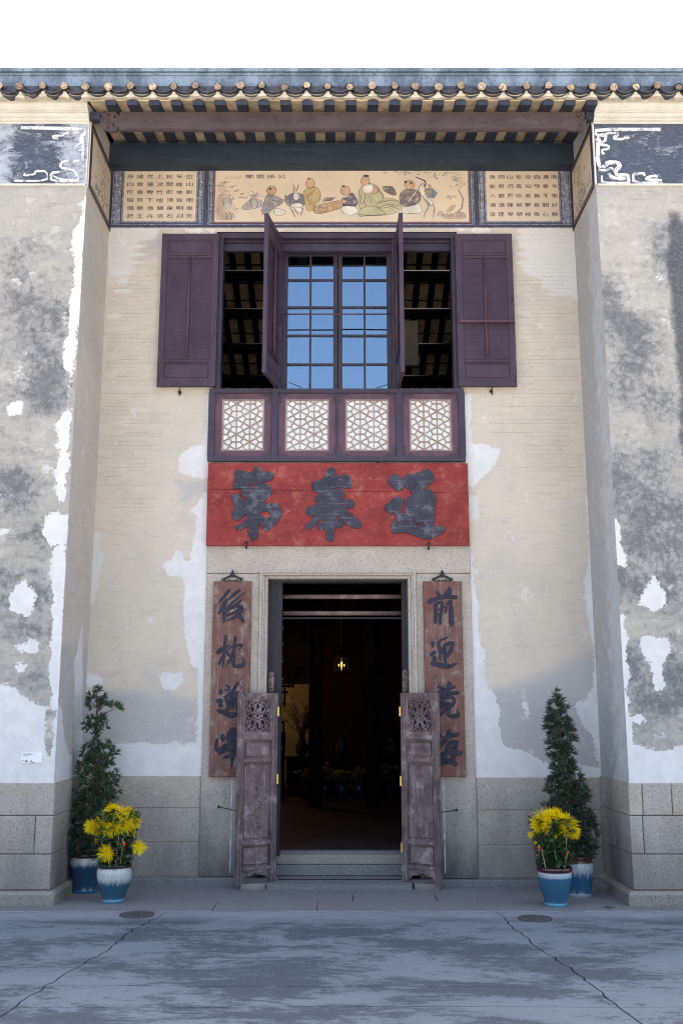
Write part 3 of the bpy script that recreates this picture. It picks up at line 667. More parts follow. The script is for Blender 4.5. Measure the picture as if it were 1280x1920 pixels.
for side, X0, X1, PT, MO, ST in (('l', -5.5, -XR, FRONT_L, MOLD_L, STREAK_N), ('r', XR, 5.5, FRONT_R, MOLD_R, STREAK_R)):
    fine0, fine1 = (X0+1.9, X1) if side == 'l' else (X0, X1-1.9)
    xs = sorted(set(grid_lines(fine0, fine1, .03, []) + [X0, X1]))
    X_, Z_, F_ = sheet(xs, grid_lines(.95, 7.62, .03, []))
    mb = MB(); mb.add([(x, YF, z) for x, z in zip(X_, Z_)], F_)
    nf = len(X_)
    xs_side = -XR if side == 'l' else XR
    ys, zs, fs = sheet(grid_lines(YF, 0, .03, []), grid_lines(.95, 7.62, .03, []))
    mb.m = 1; mb.add([(xs_side, y, z) for y, z in zip(ys, zs)], fs); mb.m = 0
    xo = X0 if side == 'l' else X1                       # outer end and a body behind it
    mb.add([(xo, YF, -.02), (xo, 9, -.02), (xo, 9, 8.0), (xo, YF, 8.0)], [(0,1,2,3)])
    pil = obj('pilaster', mb, [M['front'], M['wall']], house)
    n = len(mb.v); pts = np.stack([X_, Z_], 1)
    pa = np.full(n, -.4); pa[:nf] = sdf(pts, PT)
    mo = np.zeros(n); 
    for (a, b, rx, ry) in MO:
        cx, cz = P(a, b, YF); k = .0049
        mo[:nf] += np.exp(-((X_-cx)/(rx*k))**2 - ((Z_-cz)/(ry*k))**2)
    mo = np.clip(mo, 0, 1.3); mo[nf:] = -.9
    mo[:nf] -= np.clip((Z_-6.0)/.5, 0, 1)*.35
    stt = np.full(n, -.4)
    if ST: stt[:nf] = sdf(pts, ST)
    wa = np.zeros(n); g_ = np.zeros(n)
    yy = ys
    if side == 'l':
        pa[nf:nf+len(ys)] = sdf(np.stack([ys, zs], 1), [[PS(a, b, -XR) for a, b in q] for q in [[(122,950),(131,905),(128,1000),(119,1040),(117,1000)],[(92,1430),(100,1330),(106,1310),(116,1328),(122,1395),(135,1420),(140,1470),(92,1470)],[(140,1240),(155,1170),(155,1460),(140,1460)]]])
        wa[nf:nf+len(ys)] = .05 + .15*np.clip((-yy-.55)/.4, 0, 1); g_[nf:nf+len(ys)] = .30 + .3*(zs < 2.2)
    else:
        wa[nf:nf+len(ys)] = .05 + .50*np.clip((-yy-.2)/.5, 0, 1); g_[nf:nf+len(ys)] = .80
        pa[nf:nf+len(ys)] = -.16 + .14*np.clip((1.9-zs)/.6, 0, 1)*(yy < -.1)
    for k, v in dict(patch=pa, mold=mo, streak=stt, wash=wa, grey=g_).items(): set_attr(pil.data, k, v)
    # rounded arris of lime mortar down the corner
    s = -1 if side == 'l' else 1
    # granite courses of the base, each block its own stone
    zc = [.115, .408, .725, 1.000]
    joints = {'l': [[-5.5, -3.3, -2.535+.0], [-5.5, -3.6, PX(66, YF, .55), -XR], [-5.5, -4.2, -3.05, -XR]],
              'r': [[XR, 3.4, 4.3, 5.5], [XR, PX(1205, YF, .55), 3.35, 5.5], [XR, PX(1203, YF, .85), PX(1258, YF, .85), 4.0, 5.5]]}[side]
    base = obj('pilaster_base', MB().box(X0, YF+.02, -.02, X1, .05, .99), M['ledge'], house)
    for k in range(3):
        js = joints[k]
        if side == 'l' and k == 0: js = [-5.5, -3.9, -XR]
        for a, b in zip(js[:-1], js[1:]):
            ga = .003
            corner = abs(b+XR) < .01 or abs(a-XR) < .01
            ya = .0
            if corner:
                m_ = MB()
                x_in = (b + .016) if side == 'l' else (a - .016)
                xa, xb = (a+ga, x_in) if side == 'l' else (x_in, b-ga)
                m_.stone(xa, zc[k]+ga, xb, zc[k+1]-ga, YF+.5, YF-.016, .006)
                obj('granite_block', m_, M['granite'], base)
            else:
                obj('granite_block', MB().stone(a+ga, zc[k]+ga, b-ga, zc[k+1]-ga, YF+.06, YF-.016+random.uniform(-.003, .003), .006), M['granite'], base)
        # side face blocks behind the corner stone
        m_ = MB(); xx = X1 if side == 'l' else X0
        m_.T = (lambda x, y, z, xx=xx, s=s: (xx - s*(.014) if False else xx + (-s)*(-y), x, z))
        m_.T = (lambda u, d, z, xx=xx, s=s: (xx - s*d, u, z))
        yj = [YF+.5+.003, -.005]
        m_.stone(yj[0], zc[k]+ga, yj[1], zc[k+1]-ga, -.03, .016+random.uniform(-.002, .002), .004)
        obj('granite_block', m_, M['granite'], base)
    # bottom course, wider, with a sloped shoulder
    def plinthprof(off, z): return off, z
    m_ = MB()
    so = [(.075, -.02), (.075, .085), (.055, .108), (.015, .113)]
    if side == 'l':
        path = lambda o: [(X0, YF-o), (X1+o, YF-o), (X1+o, .0)]
    else:
        path = lambda o: [(X1, YF-o), (X0-o, YF-o), (X0-o, .0)]
    vs_ = []; fs_ = []
    for (o_, z_) in so: vs_ += [(q[0], q[1], z_) for q in path(o_)]
    for i in range(len(so)-1):
        for k in range(2): fs_.append((i*3+k, i*3+k+1, i*3+3+k+1, i*3+3+k))
    m_.add(vs_, fs_)
    obj('base_course', m_, M['ledge'], base)
# granite courses at the foot of the door wall
pl = obj('wall_base', MB().box(-XR+.001, -.02, -.02, XR-.001, .02, .05), M['step'], house)
obj('base_ledge', MB().stone(-XR+.001, -.02, -.60, .075, .02, -.085, .01), M['step'], pl); obj('base_ledge', MB().stone(.56, -.02, XR-.001, .06, .02, -.085, .01), M['step'], pl)
for (a, b, zs) in ((-XR+.018, SX0-.004, [.078, PZ(1579), PZ(1515), 1.0]), (SX1+.004, XR-.018, [.063, PZ(1585), PZ(1519), .985])):
    for k in range(3):
        obj('granite_block', MB().stone(a+.002, zs[k]+.003, b-.002, zs[k+1]-.003, .01, -.014+random.uniform(-.003, .002), .005), M['granite'], pl)

# dressed granite surround of the doorway
su = obj('door_surround', MB().stone(SX0, PZ(1076)+.002, SX1, SZ1, .012, -.030, .006), M['surround'], house)
jx = PX(434, 0, .6), PX(832, 0, .6)
obj('granite_jamb', MB().stone(SX0+.002, .078, DX0-.075, PZ(1076)-.003, .012, -.027, .006), M['surround'], su)
obj('granite_jamb', MB().stone(DX1+.075, .063, SX1-.002, PZ(1076)-.003, .012, -.027, .006), M['surround'], su)
# stepped moulding round the opening: a run of bands, mitred
def band(mb, x0, x1, z1, w, yb, yf, z0=.09):
    mb.box(x0-w, yf, z0, x0, yb, z1+w); mb.box(x1, yf, z0, x1+w, yb, z1+w); mb.box(x0, yf, z1, x1, yb, z1+w)
for (w0, w1, yf, yb) in ((.052, .024, -.058, .3), (.030, .022, -.040, .3), (0, .030, -.012, .32)):
    mb = MB(); band(mb, DX0-w0, DX1+w0, DZ1+w0, w1-.001, yb, yf); obj('granite_moulding', mb, M['surround'], su)
for x in jx:                                             # white cement seam running down from the boards
    mb = MB(); z = 1.02; 
    while z > .12:
        w = random.uniform(.006, .014); mb.box(x-w/2+random.uniform(-.003, .003), -.0305, z-.055, x+w/2, -.026, z); z -= .05
    obj('cement_seam', mb, M['fretwhite'], su)
# steps and sill
obj('door_step', MB().box(PX(500, -.26, .05), -.27, -.02, PX(772, -.26, .05), .205, .050), M['step'], su)
obj('door_step', MB().stone(DX0-.02, .051, DX1+.02, PZ(1622, .21), .9, .205, .008), M['step'], su)
obj('door_step', MB().stone(DX0-.02, PZ(1622, .21)+.002, DX1+.02, PZ(1603, .23), .9, .225, .008), M['ledge'], su)
FZ = PZ(1603, .23) + .002
obj('door_sill', MB().box(DX0-.02, .29, FZ, DX1+.02, .40, FZ+.022), M['step'], su)
for sx in (PX(475, -.05, .05), PX(795, -.05, .05)):      # socket stones the half doors turn in
    obj('pivot_stone', MB().stone(sx-.105, -.02, sx+.13, .046, -.05, -.24, .006), M['granite'], su)

# dark timber door frame with the round bars of the sliding grille
df = obj('door_frame', MB().box(DX0, .13, FZ, PX(527, .13, 1.8), .27, DZ1).box(PX(755, .13, 1.8), .13, FZ, DX1, .27, DZ1).box(PX(527, .13, 1.8), .13, PZ(1092, .13), PX(755, .13, 1.8), .27, DZ1)
         .box(PX(527, .13, 1.8), .16, PZ(1158, .16)-.012, PX(755, .13, 1.8), .19, PZ(1158, .16)), M['darkwood'], house)
obj('grille_bar', MB().tube([(DX0+.05, .33, PZ(1119, .33)), (DX1-.03, .33, PZ(1119, .33))], .024, 12), M['barwood'], df, True)
obj('grille_bar', MB().tube([(DX0+.12, .33, PZ(1150, .33)), (DX1-.03, .33, PZ(1150, .33))], .024, 12), M['barwood'], df, True)
gx = PX(525, .30, 1.7)
obj('grille_post', MB().box(gx-.018, .285, FZ, gx+.016, .35, PZ(1120, .30)), M['darkwood'], df)
for yy in (1178, 1209, 1240, 1273, 1305, 1338, 1370, 1402):
    obj('bar_socket', MB().box(gx-.075, .30, PZ(yy, .3)-.012, gx-.019, .34, PZ(yy, .3)+.012), M['oldwood'], df)
    obj('bar_peg', MB().tube([(gx+.017, .318, PZ(yy, .3)), (gx+.026, .318, PZ(yy, .3))], .012, 8), M['barwood'], df)
def scrollbracket(x, ztop, zbot, y, w, mat, par, nm='carved_bracket'):
    mb = MB(); mb.box(x-w/2, y+.012, zbot, x+w/2, y+.04, ztop-.02)
    for k, (cz, r, a0) in enumerate(((.80, .30, 0), (.50, .32, 2), (.20, .30, 4))):
        c = (x, zbot+(ztop-zbot)*cz); pts = []
        for q in range(11):
            a = a0+q*.55; rr = w*.47*(1-q/13)
            pts.append((c[0]+rr*math.cos(a), y+.004, c[1]+rr*1.05*math.sin(a)))
        mb.tube(pts, [w*.13*(1-.4*q/11) for q in range(11)], 6)
    mb.blob((x, y+.004, ztop-w*.35), w*.42, (1, .5, .7))
    return obj(nm, mb, mat, par, True)
scrollbracket(PX(508, .06, 1.85), PZ(1259, .06), PZ(1299, .06), .06, .065, M['oldwood'], df)
scrollbracket(PX(760, .06, 1.85), PZ(1255, .06), PZ(1299, .06), .06, .060, M['oldwood'], df)

# ---- carved half doors standing open in front of the jambs
def half_door(side):
    s = -1 if side == 'l' else 1
    if side == 'l': fx, hx_ = 446, 519
    else: fx, hx_ = 822, 752
    zb = .048
    A = Vector((PX(fx, -.30, .9), -.30, zb)); B = Vector((PX(hx_, -.095, .9), -.095, zb))
    H_ = PZ(1299, -.30) - zb
    U = (B-A); W = U.length; U.normalize(); Nn = Vector((0,0,1)).cross(U); Nn.normalize()
    if Nn.y < 0: Nn = -Nn
    T = lambda u, d, v: tuple(A + U*u + Nn*d + Vector((0,0,1))*v)      # u from the free edge to the hinge, d into the door
    def new():
        m = MB(); m.T = T; return m
    zz = lambda py: (PZ(py, -.2) - zb)
    st = .052; hs = .062
    d = obj('half_door', new().box(0, 0, 0, st, .045, H_).box(W-hs, 0, .01, W, .045, H_), M['oldwood'], house)
    tag(d, 'left carved half door, tall blossom carving' if side == 'l' else 'right carved half door, reed carving')
    # rails
    rails = [(H_-.048, H_), (zz(1388), zz(1380)+.012), (zz(1430), zz(1424)+.010), (zz(1585), zz(1577)+.008), (zz(1632), zz(1626)+.008)]
    for a, b in rails:
        m = new(); m.box(st, .002, a, W-hs, .040, b)
        m.box(st, -.010, a+(b-a)*.25, W-hs, .003, a+(b-a)*.75); obj('rail', m, M['oldwood'], d)
    m = new()                                             # beads down the stiles
    for u in (.006, .036): m.box(u, -.010, .0, u+.010, 0, H_-.004)
    for u in (W-.018, W-hs+.006): m.box(u, -.010, .01, u+.009, 0, H_-.004)
    m.box(.010, -.010, H_-.014, W-.012, 0, H_-.002); m.box(st-.006, -.008, H_-.052, W-hs+.006, 0, H_-.042)
    obj('bead', m, M['oldwood'], d)
    # rosette grille
    u0, u1, v0, v1 = st, W-hs, rails[1][1], rails[0][0]
    m = new(); m.box(u0, .008, v0, u0+.014, .03, v1).box(u1-.014, .008, v0, u1, .03, v1).box(u0+.014, .008, v1-.018, u1-.014, .03, v1).box(u0+.014, .008, v0, u1-.014, .03, v0+.026)
    cu, cv = (u0+u1)/2, (v0+v1)/2+.004; ru, rv = (u1-u0)/2-.016, (v1-v0)/2-.024
    rr = min(ru, rv*.98)
    def ring(cu, cv, r, w, n=22, sq=1.0): m.tube([(cu+r*math.cos(2*math.pi*k/n), .016, cv+r*sq*math.sin(2*math.pi*k/n)) for k in range(n+1)], w, 5)
    ring(cu, cv, rr*.97, .0075, 26, rv/ru if rv/ru < 1.25 else 1.2)
    ring(cu, cv, rr*.15, .0085, 12)
    sqz = min(1.2, rv/ru)
    for k in range(8):
        a = 2*math.pi*k/8; L = rr*.90
        def q(r_, off): 
            ca, sa = math.cos(a), math.sin(a); return (cu+(r_*ca-off*sa), .014, cv+(r_*sa+off*ca)*sqz)
        m.tube([q(L*.22, 0), q(L*.55, rr*.155), q(L*.74, rr*.17), q(L, 0), q(L*.74, -rr*.17), q(L*.55, -rr*.155), q(L*.22, 0)], 0.0065, 5)
        m.tube([q(L*.20, 0), q(L*.5, 0)], 0.0054, 5)
        a += math.pi/8; m.tube([q(L*.74, 0), q(L*1.05, 0)], 0.0054, 5)
        m.tube([q(L*.84, -rr*.13), q(L*.96, 0), q(L*.84, rr*.13)], 0.0051, 5)
    for su_ in (-1, 1):
        for sv in (-1, 1):
            for (fu, fv, r_) in ((.86, .93, .17), (.92, .72, .12), (.60, .97, .12), (.95, .42, .09), (.34, 1.0, .09)):
                c0 = (cu+su_*ru*fu, cv+sv*rv*fv); pts = [(c0[0]+r_*ru*(1-k/14)*math.cos(k*.75+fu*9)*1, .017, c0[1]+r_*ru*1.1*(1-k/14)*math.sin(k*.75+fu*9)) for k in range(11)]
                m.tube(pts, .0045, 5)
            m.tube([(cu+su_*ru*.74, .017, cv+sv*rv*.74), (cu+su_*ru, .017, cv+sv*rv)], 0.0054, 5)
    m.tube([(u0+.018, .02, cv), (cu-rr*.97, .02, cv)], 0.0054, 5); m.tube([(cu+rr*.97, .02, cv), (u1-.018, .02, cv)], 0.0054, 5)
    obj('grille_shade_back', new().box(u0-.003, .036, v0-.003, u1+.003, .041, v1+.003), M['darkwood'], d)  # dark sheet added so the openings of the grille look shadowed
    obj('rosette_grille', m, M['oldwood'], d)
    # small and large panels, with relief
    m = new(); a, b = rails[2][1], rails[1][0]
    m.box(u0, .030, a, u1, .041, b).panel(u0+.020, a+.022, u1-.020, b-.016, .030, .010, .012)
    if side == 'l': m.box(u0+.03, .002, a+.024, u1-.03, .010, a+.032)
    else: m.box(u0+.035, .002, a+.024, u1-.035, .010, a+.030)
    for k in range(5): m.tube([(u0+.05+k*.03, .008, a+.05), (u0+.06+k*.03, .006, a+.08+.02*(k % 3)), (u0+.045+k*.035, .008, b-.04)], .0022, 4)
    obj('door_panel', m, M['oldwood'], d)
    m = new(); a, b = rails[3][1], rails[2][0]
    m.box(u0, .030, a, u1, .041, b).panel(u0+.012, a+.012, u1-.012, b-.02, .030, .018, .008)
    rr_ = random.Random(3 if side == 'l' else 5); cx = (u0+u1)/2
    if side == 'l':
        m.tube([(cx-.01, .018, a+.05), (cx+.01, .014, a+.2), (cx-.012, .014, a+.32), (cx+.012, .015, a+.47), (cx, .016, a+.56)], [.008, .007, .006, .005, .003], 6)
        for k in range(26):
            v = a+.10+.46*rr_.random(); u = cx+(.075*(1-(v-a)/.75))*rr_.uniform(-1, 1); an = rr_.uniform(0, 6.28); L = .03
            m.tube([(u, .018, v), (u+L*.6*math.cos(an), .012, v+L*.6*math.sin(an)), (u+L*math.cos(an+.5), .018, v+L*math.sin(an+.5))], [.003, .010, .003], 5)
        for k in range(6): m.blob((cx+rr_.uniform(-.05, .05), .016, a+.17+.06*k), .013, (1, .45, 1), 7, 4)
    else:
        for k in range(18):
            b0 = cx+rr_.uniform(-.03, .045); h = rr_.uniform(.15, .5); ln = rr_.uniform(-.06, .07)
            m.tube([(b0, .018, a+.03+rr_.uniform(0, .12)), (b0+ln*.3, .013, a+.05+h*.55), (b0+ln*1.2, .018, a+.05+h)], [.006, .009, .002], 5)
        for k in range(12):
            b0 = cx+rr_.uniform(-.02, .03); v = a+.10+rr_.uniform(0, .2); m.tube([(b0, .018, v), (b0+.04, .012, v+.03), (b0+.075, .018, v+.05+rr_.uniform(-.05, .05))], [.005, .009, .002], 5)
    obj('carved_panel', m, M['oldwood'], d)
    m = new(); a, b = rails[4][1], rails[3][0]
    m.box(u0, .030, a, u1, .041, b).panel(u0+.014, a+.010, u1-.014, b-.014, .030, .012, .010); obj('door_panel', m, M['oldwood'], d)
    m = new(); a, b = .035, rails[4][0]                  # shaped apron
    pr = [(u0, a), (u0+.02, a+.004), (u0+.045, a+.028), (u0+.075, a+.030), ((u0+u1)/2, a+.052), (u1-.075, a+.030), (u1-.045, a+.028), (u1-.02, a+.004), (u1, a), (u1, b), (u0, b)]
    m.prism(pr, .008, .036); m.tube([(u0+.03, .006, b-.008), (cx, .004, b-.022), (u1-.03, .006, b-.008)], .005, 5); obj('apron', m, M['oldwood'], d)
    # brass hinges
    for py in ((1334, 1462) if side == 'l' else (1334, 1466, 1592)):
        v = zz(py) ; m = new()
        m.box(W-.006, -.010, v-.045, W+.007, .006, v+.045)
        for k in range(5): m.tube([(W+.004, -.008, v-.043+k*.0175), (W+.004, -.008, v-.043+k*.0175+.014)], .0062, 6)
        obj('hinge', m, M['brass'], d)
    # carved finial on the free stile
    fzn = H_; m = new()
    for k in range(6):
        m.blob((.024+.008*math.sin(k*2.2), .02, fzn+.015+k*.028), .021*(1-.09*k), (1.15, .8, .95), 7, 5)
        a = k*1.9; m.tube([(.024+.022*math.cos(a+q*.8)*(1-.08*k), .004, fzn+.015+k*.028+.017*math.sin(a+q*.8)) for q in range(5)], .005, 5)
    m.tube([(.024, .02, fzn+.15), (.022, .02, fzn+.188)], [.010, .003], 6)
    obj('carved_finial', m, M['oldwood'], d, True)
    # iron stay hooking the door to an eye in the stone
    ex = PX(410 if side == 'l' else 856, -.04, .7); ez = PZ(1513 if side == 'l' else 1519, -.04)
    e0 = Vector(T(.005, .02, zz(1519 if side == 'l' else 1522)))
    m = MB(); m.tube([(ex, -.03, ez), (ex+.01*-s, -.055, ez), tuple(e0)], .0045, 6); m.blob((ex, -.032, ez), .014, (1, .6, 1), 8, 5)
    obj('stay_rod', m, M['iron'], d, True)
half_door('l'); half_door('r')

# ---------------------------------------------------------------- window: frame, shutters, lattice panels, glazing
PXs = [PX(391, -.05, 4.5), PX(515, -.05, 4.5), PX(632, -.05, 4.5), PX(748, -.05, 4.5), PX(871, -.05, 4.5)]
WSI = PZ(729, -.05); WBOT = PZ(865, -.05); WTOP = PZ(437, -.03)
wl, wr = PX(406, -.03, 5.6), PX(858, -.03, 5.6)
wf = obj('window_frame', MB().box(wl, -.035, WSI, wl+.055, .14, WTOP-.06).box(wr-.055, -.035, WSI, wr, .14, WTOP-.06).box(wl, -.04, WTOP-.06, wr, .14, WTOP), M['frame'], house)
obj('sill_rail', MB().box(PXs[0], -.062, WSI-.045, PXs[4], .12, WSI), M['frame'], wf)
obj('bottom_rail', MB().box(PXs[0], -.062, WBOT, PXs[4], .12, WBOT+.05), M['frame'], wf)
for i, x in enumerate((PXs[0]+.03, PXs[1], PXs[2], PXs[3], PXs[4]-.03)):
    if i == 2: obj('lower_post', MB().box(x-.012, -.050, WBOT+.05, x+.012, .10, WSI-.045), M['frame'], wf)
    else: obj('lower_post', MB().box(x-.034, -.058, WBOT+.05, x+.034, .12, WSI-.045), M['frame'], wf)
for x in (PX(521, 0, 5.6), PX(741, 0, 5.6)):
    obj('mullion', MB().box(x-.034, -.02, WSI, x+.034, .12, WTOP-.06), M['frame'], wf)
obj('lintel_board', MB().box(wl+.055, .05, PZ(470, .05), wr-.055, .10, WTOP-.06).box(wl+.055, .02, WTOP-.082, wr-.055, .05, WTOP-.06), M['frame'], wf)
obj('white_fillet', MB().box(SX0-.01, -.018, SZ1+.88, SX1-.02, .01, WBOT-.002), M['fretwhite'], wf)

def shutter(T, w, h, label, crossbar, side):
    """leaf of width w (u from the hinge) and height h; d<0 is the side that shows"""
    def new():
        m = MB(); m.T = T; return m
    st = .062
    r = [(0, .075), (.255, .305), (h-.285, h-.235), (h-.07, h)]
    m = new(); m.box(0, 0, 0, st, .042, h).box(w-st, 0, 0, w, .042, h)
    s = obj('shutter', m, M['purple'], house); s['label'] = label
    for a, b in r:
        m = new(); m.box(st, .003, a, w-st, .038, b)
        if (a, b) in (r[1], r[2]): m.box(st, -.006, a+.004, w-st, .004, a+.014); m.box(st, -.006, b-.014, w-st, .004, b-.004)
        obj('rail', m, M['purple'], s)
    for k, (a, b) in enumerate(((r[0][1], r[1][0]), (r[2][1], r[3][0]))):
        m = new(); m.box(st, .012, a, w-st, .034, b).panel(st+.014, a+.016, w-st-.014, b-.016, .012, .004, .008); obj('shutter_panel', m, M['purple'], s)
    a, b = r[1][1], r[2][0]
    n = 44; m = new()
    for k in range(n):                                     # closed louvre blades
        v = a+(b-a)*k/n; e = (b-a)/n
        m.add([(st, .010, v), (w-st, .010, v), (w-st, .0135, v+e), (st, .0135, v+e), (st, .034, v), (w-st, .034, v), (w-st, .034, v+e), (st, .034, v+e)], [(0,1,2,3), (4,7,6,5), (0,4,5,1), (3,2,6,7)])
    o = obj('louvre', m, M['purple'], s)
    m = new(); m.tube([(w/2, -.006, a+.01), (w/2, -.006, b+.02)], .011, 8); obj('control_rod', m, M['purplelite'], s, True)
    if crossbar: m = new(); m.box(.02, -.03, h*.405, w-.005, -.008, h*.405+.026); obj('cross_bar', m, M['purplelite'], s)
    else: m = new(); m.box(.035 if side > 0 else .035, -.016, h*.30, .052, -.001, h*.30+.16); obj('latch_bar', m, M['purplelite'], s)
    for v in (.10, h*.45, h-.12): obj('hinge', new().box(-.004, -.008, v-.035, .018, 0, v+.035), M['iron'], s)
    for v in (.05, h*.55): obj('hook', new().tube([(w-.02, -.002, v), (w-.02, -.014, v+.005), (w-.02, -.016, v+.05), (w-.02, -.004, v+.06)], .005, 5), M['iron'], s)
    return s
shz0, shz1 = PZ(724, -.09), PZ(438, -.09)
h_ = shz1-shz0
xa, xb = PX(407, -.09, 5.7), PX(299, -.09, 5.7)
shutter(lambda u, d, v: (xa-u, -.092+d*1.0, shz0+v), xa-xb, h_, 'plum shutter folded flat on the wall left of the window', False, -1)
xc, xd = PX(856, -.09, 5.7), PX(964, -.09, 5.7)
shutter(lambda u, d, v: (xc+u, -.092+d*1.0, shz0+v), xd-xc, h_, 'plum shutter with a cross bar folded flat right of the window', True, 1)
def leaf(hx_, dirx, lab, show):
    z0 = WSI+.004; D_ = Vector((dirx, -1, 0)).normalized(); N_ = Vector((-D_.y, D_.x, 0))
    if (N_.x > 0) != show: N_ = -N_                       # N_ points into the leaf thickness
    shutter(lambda u, d, v: (hx_+D_.x*u+N_.x*d, -.03+D_.y*u+N_.y*d, z0+v), .535, h_, lab, False, 1)
leaf(PX(526, -.03, 5.5), -.20, 'plum shutter swung straight out left of the glass', False)
leaf(PX(741, -.03, 5.5), .03, 'plum shutter swung straight out right of the glass', True)
for (x, y) in ((337, 735), (921, 733)):
    X, Z = P(x, y, -.02)
    m = MB(); m.tube([(X, 0, Z), (X, -.04, Z+.005), (X+.01, -.06, Z+.04), (X-.02, -.11, Z+.075)], .006, 6); m.tube([(X-.012, -.03, Z+.01), (X+.006, -.035, Z-.045)], .007, 6)
    m.blob((X, -.005, Z), .02, (1, .5, 1)); obj('shutter_hook', m, M['iron'], wf, True)

# lattice panels glazed with shell: six-spoked stars and hexagons
def lattice(i):
    a = (PXs[0]+.066, PXs[1]+.038, PXs[2]+.015, PXs[3]+.038)[i]; b = (PXs[1]-.038, PXs[2]-.015, PXs[3]-.038, PXs[4]-.066)[i]
    z0, z1 = WBOT+.054, WSI-.049
    fw = .070
    m = MB(); m.box(a, -.047, z0, a+fw, -.01, z1).box(b-fw, -.047, z0, b, -.01, z1).box(a+fw, -.046, z0, b-fw, -.01, z0+fw*.85).box(a+fw, -.046, z1-fw*.9, b-fw, -.01, z1)
    lp = obj('lattice_panel', m, M['purplelite'], house)
    lp['label'] = ('outer left', 'inner left', 'inner right', 'outer right')[i] + ' lattice panel of white shell under the window'
    x0, x1, y0, y1 = a+fw, b-fw, z0+fw*.85, z1-fw*.9
    m = MB()
    for (p, q, r_, s_) in ((x0, y0, x0+.011, y1), (x1-.011, y0, x1, y1), (x0+.011, y0, x1-.011, y0+.011), (x0+.011, y1-.011, x1-.011, y1)): m.box(p, -.042, q, r_, -.02, s_)
    obj('inner_frame', m, M['shellwood'], lp)
    for (cx, cz, sx, sz) in ((a+.012, z1-.012, 1, -1), (b-.012, z1-.012, -1, -1), (a+.012, z0+.012, 1, 1), (b-.012, z0+.012, -1, 1)):
        m = MB(); m.ribbon([(cx, cz+sz*.105), (cx+sx*.002, cz), (cx+sx*.095, cz)], [.006, .026, .006], -.0495, -.046); m.ribbon([(cx+sx*.01, cz+sz*.09), (cx+sx*.022, cz+sz*.02), (cx+sx*.085, cz+sz*.01)], .006, -.052, -.046)
        obj('corner_plate', m, M['frame'], lp)
    x0 += .011; x1 -= .011; y0 += .011; y1 -= .011
    pit = (x1-x0)/3.0; vp = (y1-y0)/3.22                   # column spacing, node spacing within a column
    ph0 = .52 if i in (0, 3) else .02
    nodes = []
    for c in range(-1, 5):
        for k in range(-2, 6):
            nodes.append((c, x0+c*pit, y0+((ph0+.5*(c % 2)) % 1.0 + k)*vp))
    def clip(poly):
        for (ax, sgn, lim) in ((0, 1, x0), (0, -1, x1), (1, 1, y0), (1, -1, y1)):
            out = []
            for j in range(len(poly)):
                p, q = poly[j], poly[(j+1) % len(poly)]
                ip, iq = sgn*(p[ax]-lim) >= 0, sgn*(q[ax]-lim) >= 0
                if ip: out.append(p)
                if ip != iq:
                    t_ = (lim-p[ax])/(q[ax]-p[ax]); out.append((p[0]+(q[0]-p[0])*t_, p[1]+(q[1]-p[1])*t_))
            poly = out
            if len(poly) < 3: return []
        return poly
    nb = [(0, vp), (pit, vp/2), (pit, -vp/2), (0, -vp), (-pit, -vp/2), (-pit, vp/2)]
    bars = set()
    for (c, nx, nz) in nodes:
        for k in range(6):
            u, v = nb[k], nb[(k+1) % 6]
            m1 = (nx+u[0]/2, nz+u[1]/2); m2 = (nx+v[0]/2, nz+v[1]/2); cen = (nx+(u[0]+v[0])/3, nz+(u[1]+v[1])/3)
            kite = [(nx, nz), m1, cen, m2]
            gx_, gz_ = sum(p[0] for p in kite)/4, sum(p[1] for p in kite)/4
            kk = clip(kite)
            if len(kk) >= 3:
                ar = abs(sum(kk[j][0]*kk[(j+1) % len(kk)][1]-kk[(j+1) % len(kk)][0]*kk[j][1] for j in range(len(kk))))/2
                if ar > 2.2e-4:
                    jy = random.uniform(-.001, .001)
                    m = MB(); m.add([(p[0], -.0225+jy+random.uniform(-.0006, .0006), p[1]) for p in kk] + [(p[0], -.017+jy, p[1]) for p in kk], [tuple(range(len(kk))), tuple(range(2*len(kk)-1, len(kk)-1, -1))])
                    obj('shell_pane', m, M['shell'], lp)
            for (p, q) in (((nx, nz), (nx+u[0], nz+u[1])), (m1, cen), (m2, cen)):
                p = (round(p[0], 4), round(p[1], 4)); q = (round(q[0], 4), round(q[1], 4))
                bars.add((min(p, q), max(p, q)))
    m = MB()
    for p, q in bars:
        t0, t1 = 0.0, 1.0; ok = True                        # Liang-Barsky against the panel
        for ax, lo, hi in ((0, x0, x1), (1, y0, y1)):
            d_ = q[ax]-p[ax]
            if abs(d_) < 1e-9:
                if not lo-.001 <= p[ax] <= hi+.001: ok = False
            else:
                ta, tb = (lo-p[ax])/d_, (hi-p[ax])/d_; t0 = max(t0, min(ta, tb)); t1 = min(t1, max(ta, tb))
        if not ok or t1-t0 < .02: continue
        A_ = (p[0]+(q[0]-p[0])*t0, p[1]+(q[1]-p[1])*t0); B_ = (p[0]+(q[0]-p[0])*t1, p[1]+(q[1]-p[1])*t1)
        e = random.uniform(-.0015, .0015)
        m.ribbon([A_, B_], .0135, -.037+e, -.020)
    obj('lattice', m, M['shellwood'], lp)
for i in range(4): lattice(i)

